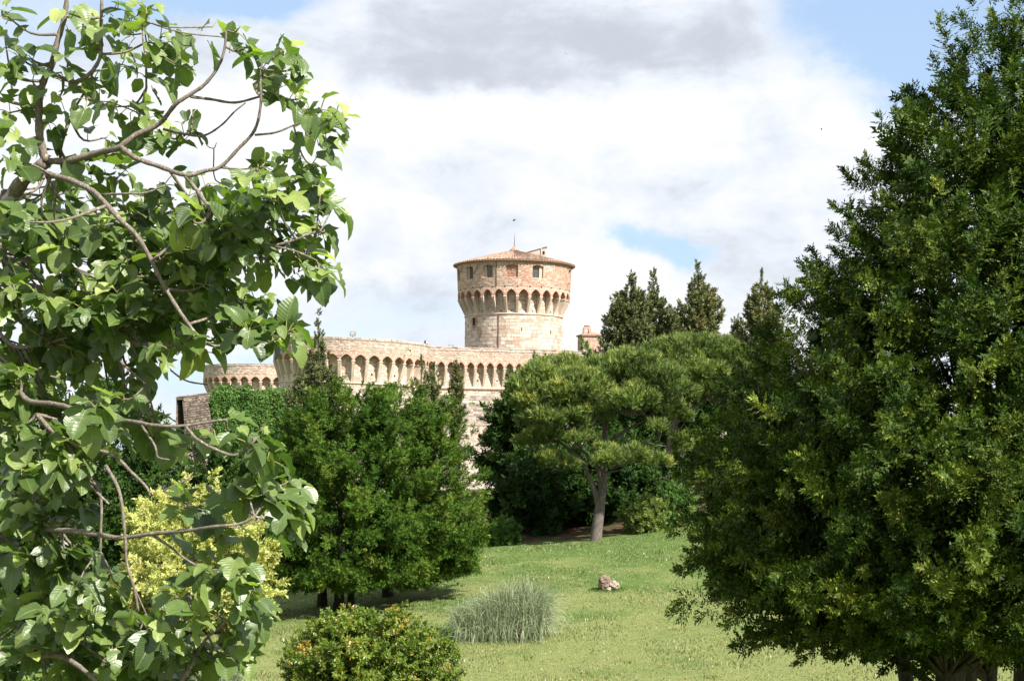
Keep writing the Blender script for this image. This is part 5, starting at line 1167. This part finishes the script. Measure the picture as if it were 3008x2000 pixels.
    # material with veins, pale underside
    m, g, o = mat('fig_leaf'); uv = g.n.new('ShaderNodeTexCoord').outputs['UV']; x, y, _ = g.xyz(uv); ay = g.m('ABSOLUTE', y)
    ph = g.m('FRACT', g.mul(g.m('SUBTRACT', x, g.mul(ay, .62)), 7.5)); vein = g.m('ABSOLUTE', g.m('SUBTRACT', ph, .5)); vein = g.m('SUBTRACT', 1.0, g.sstep(vein, 0.02, .13))
    rib = g.m('SUBTRACT', 1.0, g.sstep(ay, .006, .024)); bas = g.m('ABSOLUTE', g.m('SUBTRACT', x, g.mul(ay, .45))); bas = g.m('SUBTRACT', 1.0, g.sstep(bas, .006, .02))
    vv = g.m('MAXIMUM', g.m('MAXIMUM', g.mul(vein, .38), rib), g.mul(bas, .8))
    t = g.attr('tint'); rnd = g.n.new('ShaderNodeObjectInfo').outputs['Random']
    tt = g.add(t, g.mul(g.m('SUBTRACT', rnd, .5), .0))
    c = g.ramp(tt, [(0, (.024, .050, .010)), (.5, (.088, .138, .034)), (.85, (.19, .245, .065)), (1, (.31, .36, .11))])
    c = g.mix(1.0, c, g.ramp(g.noise(pos(g), 14, 4, .6), [(.25, .8), (.75, 1.2)]), 'MULTIPLY')
    c = g.mix(g.mul(vv, .38), c, (.24, .29, .09))
    c = g.mix(g.mul(g.sstep(g.noise(pos(g), 38, 3, .6), .66, .72), .7), c, (.20, .15, .05))
    back = g.n.new('ShaderNodeNewGeometry').outputs['Backfacing']; c2 = g.mix(g.mul(back, .55), c, (.16, .21, .12))
    hgt = g.add(g.mul(g.m('SINE', g.mul(g.m('SUBTRACT', x, g.mul(ay, .62)), 7.5*2*math.pi)), .16), g.mul(vv, -.8))
    bs = principled(g, None, c2, g.add(.36, g.mul(back, .3)), .6, g.bump(hgt, .35, .005))
    tr = g.n.new('ShaderNodeBsdfTranslucent'); g.put(tr.inputs[0], g.mix(1.0, c, (1.7, 2.1, .6), 'MULTIPLY')); mx = g.n.new('ShaderNodeMixShader'); mx.inputs[0].default_value = .34
    g.l.new(bs.outputs[0], mx.inputs[1]); g.l.new(tr.outputs[0], mx.inputs[2]); g.l.new(mx.outputs[0], o.inputs[0])
    leaves = []; twig = MB()
    for (px, py, d, n) in clus:
        T0 = Q(px, py, d); dist = np.linalg.norm(nodes[:, :3] - T0, axis=1); dist += np.where(nodes[:, 2] > T0[2] + .5, .15, 0); j = int(np.argmin(dist)); A = nodes[j, :3]
        dv = T0 - A; ln = np.linalg.norm(dv)
        if ln > 1e-3:
            md = (A+T0)/2 + np.array([0, 0, -.10*ln]) + r.normal(size=3)*.03*min(1, ln*3); c = spline([A, md, T0], 4); twig.tube(c, np.linspace(min(.011, nodes[j, 3]), .0045, len(c)), 5)
        sd = unit(dv/max(ln, .05) + np.array([.35, -.25, .55]) + r.normal(size=3)*.25); a0 = r.uniform(0, 6.28)
        n = max(2, int(n*(.80 if py < 620 else 1.0)))
        for i in range(n):
            a = a0 + i*2.4 + r.normal()*.3; e1 = unit(np.cross(sd, [.1, .9, .3])); e2 = np.cross(sd, e1)
            rad = unit(e1*math.cos(a) + e2*math.sin(a)); back_ = r.uniform(0, .17)*(i/n); bp = T0 - sd*back_
            pd = unit(rad + sd*(.9 - .9*i/n) + np.array([0, 0, .15])); pl = r.uniform(.035, .09); lb = bp + pd*pl + np.array([0, 0, -.005])
            ld = unit(pd*.75 + np.array([.10, -.12, -r.uniform(.15, 1.15)]) + r.normal(size=3)*.22)
            nn = np.array([.25, -.35, .85]) + pd*.35 + r.normal(size=3)*.30; nn = unit(nn - ld*(nn @ ld))
            size = r.triangular(.075, .135, .20)*(1 if i > n*.35 else .72)
            leaves.append((lb, ld, nn, size, r.integers(0, len(temps)), .42 + r.normal()*.22 + (.28 if i < n*.3 else 0), d))
            twig.tube([bp, (bp+lb)/2 + np.array([0, 0, .006]), lb, lb + ld*size*.05], [.0032, .0028, .0026, .0022], 4, mi=1, cap=False)
    twig.build('twigs', [M_b, M_twig], root, smooth=True, kind='stuff')
    def lm(l):
        lb, ld, nn, s, k, t_, d = l; X = ld; Zv = nn; Y = np.cross(Zv, X); return np.stack([X*s, Y*s, Zv*s], -1), lb
    order = sorted(range(len(leaves)), key=lambda i: leaves[i][6] - leaves[i][3]*6 + (0 if (leaves[i][0]+base)[0]/(leaves[i][0]+base)[1] > -.34 else 5))
    big = order[:300]; rest = order[300:]
    meshes = {}
    for i in big:
        l = leaves[i]; M_, t0 = lm(l); k = l[4]; tb = min(4, max(0, int(l[5]*5)))
        if (k, tb) not in meshes:
            V, f, U = temps[k]; meshes[(k, tb)] = mesh_np('leaf', V, f, tint=np.full(len(f), .1+tb*.2), uv=U, smooth=True, mats=[m])
        ob = bpy.data.objects.new('leaf', meshes[(k, tb)]); COL.objects.link(ob); ob.parent = root
        mw = Matrix([[*M_[0], t0[0]], [*M_[1], t0[1]], [*M_[2], t0[2]], [0, 0, 0, 1]]); ob.matrix_basis = mw
    VV, FF, UU, TT, n0 = [], [], [], [], 0
    for i in rest:
        l = leaves[i]; M_, t0 = lm(l); V, f, U = temps[l[4]]; VV.append(V @ M_.T + t0); FF.append(f + n0); UU.append(U); TT.append(np.full(len(f), l[5])); n0 += len(V)
    me = mesh_np('leaves', np.concatenate(VV), np.concatenate(FF), tint=np.clip(np.concatenate(TT), 0, 1), uv=np.concatenate(UU), smooth=True, mats=[m])
    link('leaves', me, root, kind='stuff')
    print('fig leaves', len(leaves))
fig()
for me in sorted(bpy.data.meshes, key=lambda m: -len(m.loops))[:0]: print(me.name, len(me.loops) - 2*len(me.polygons))
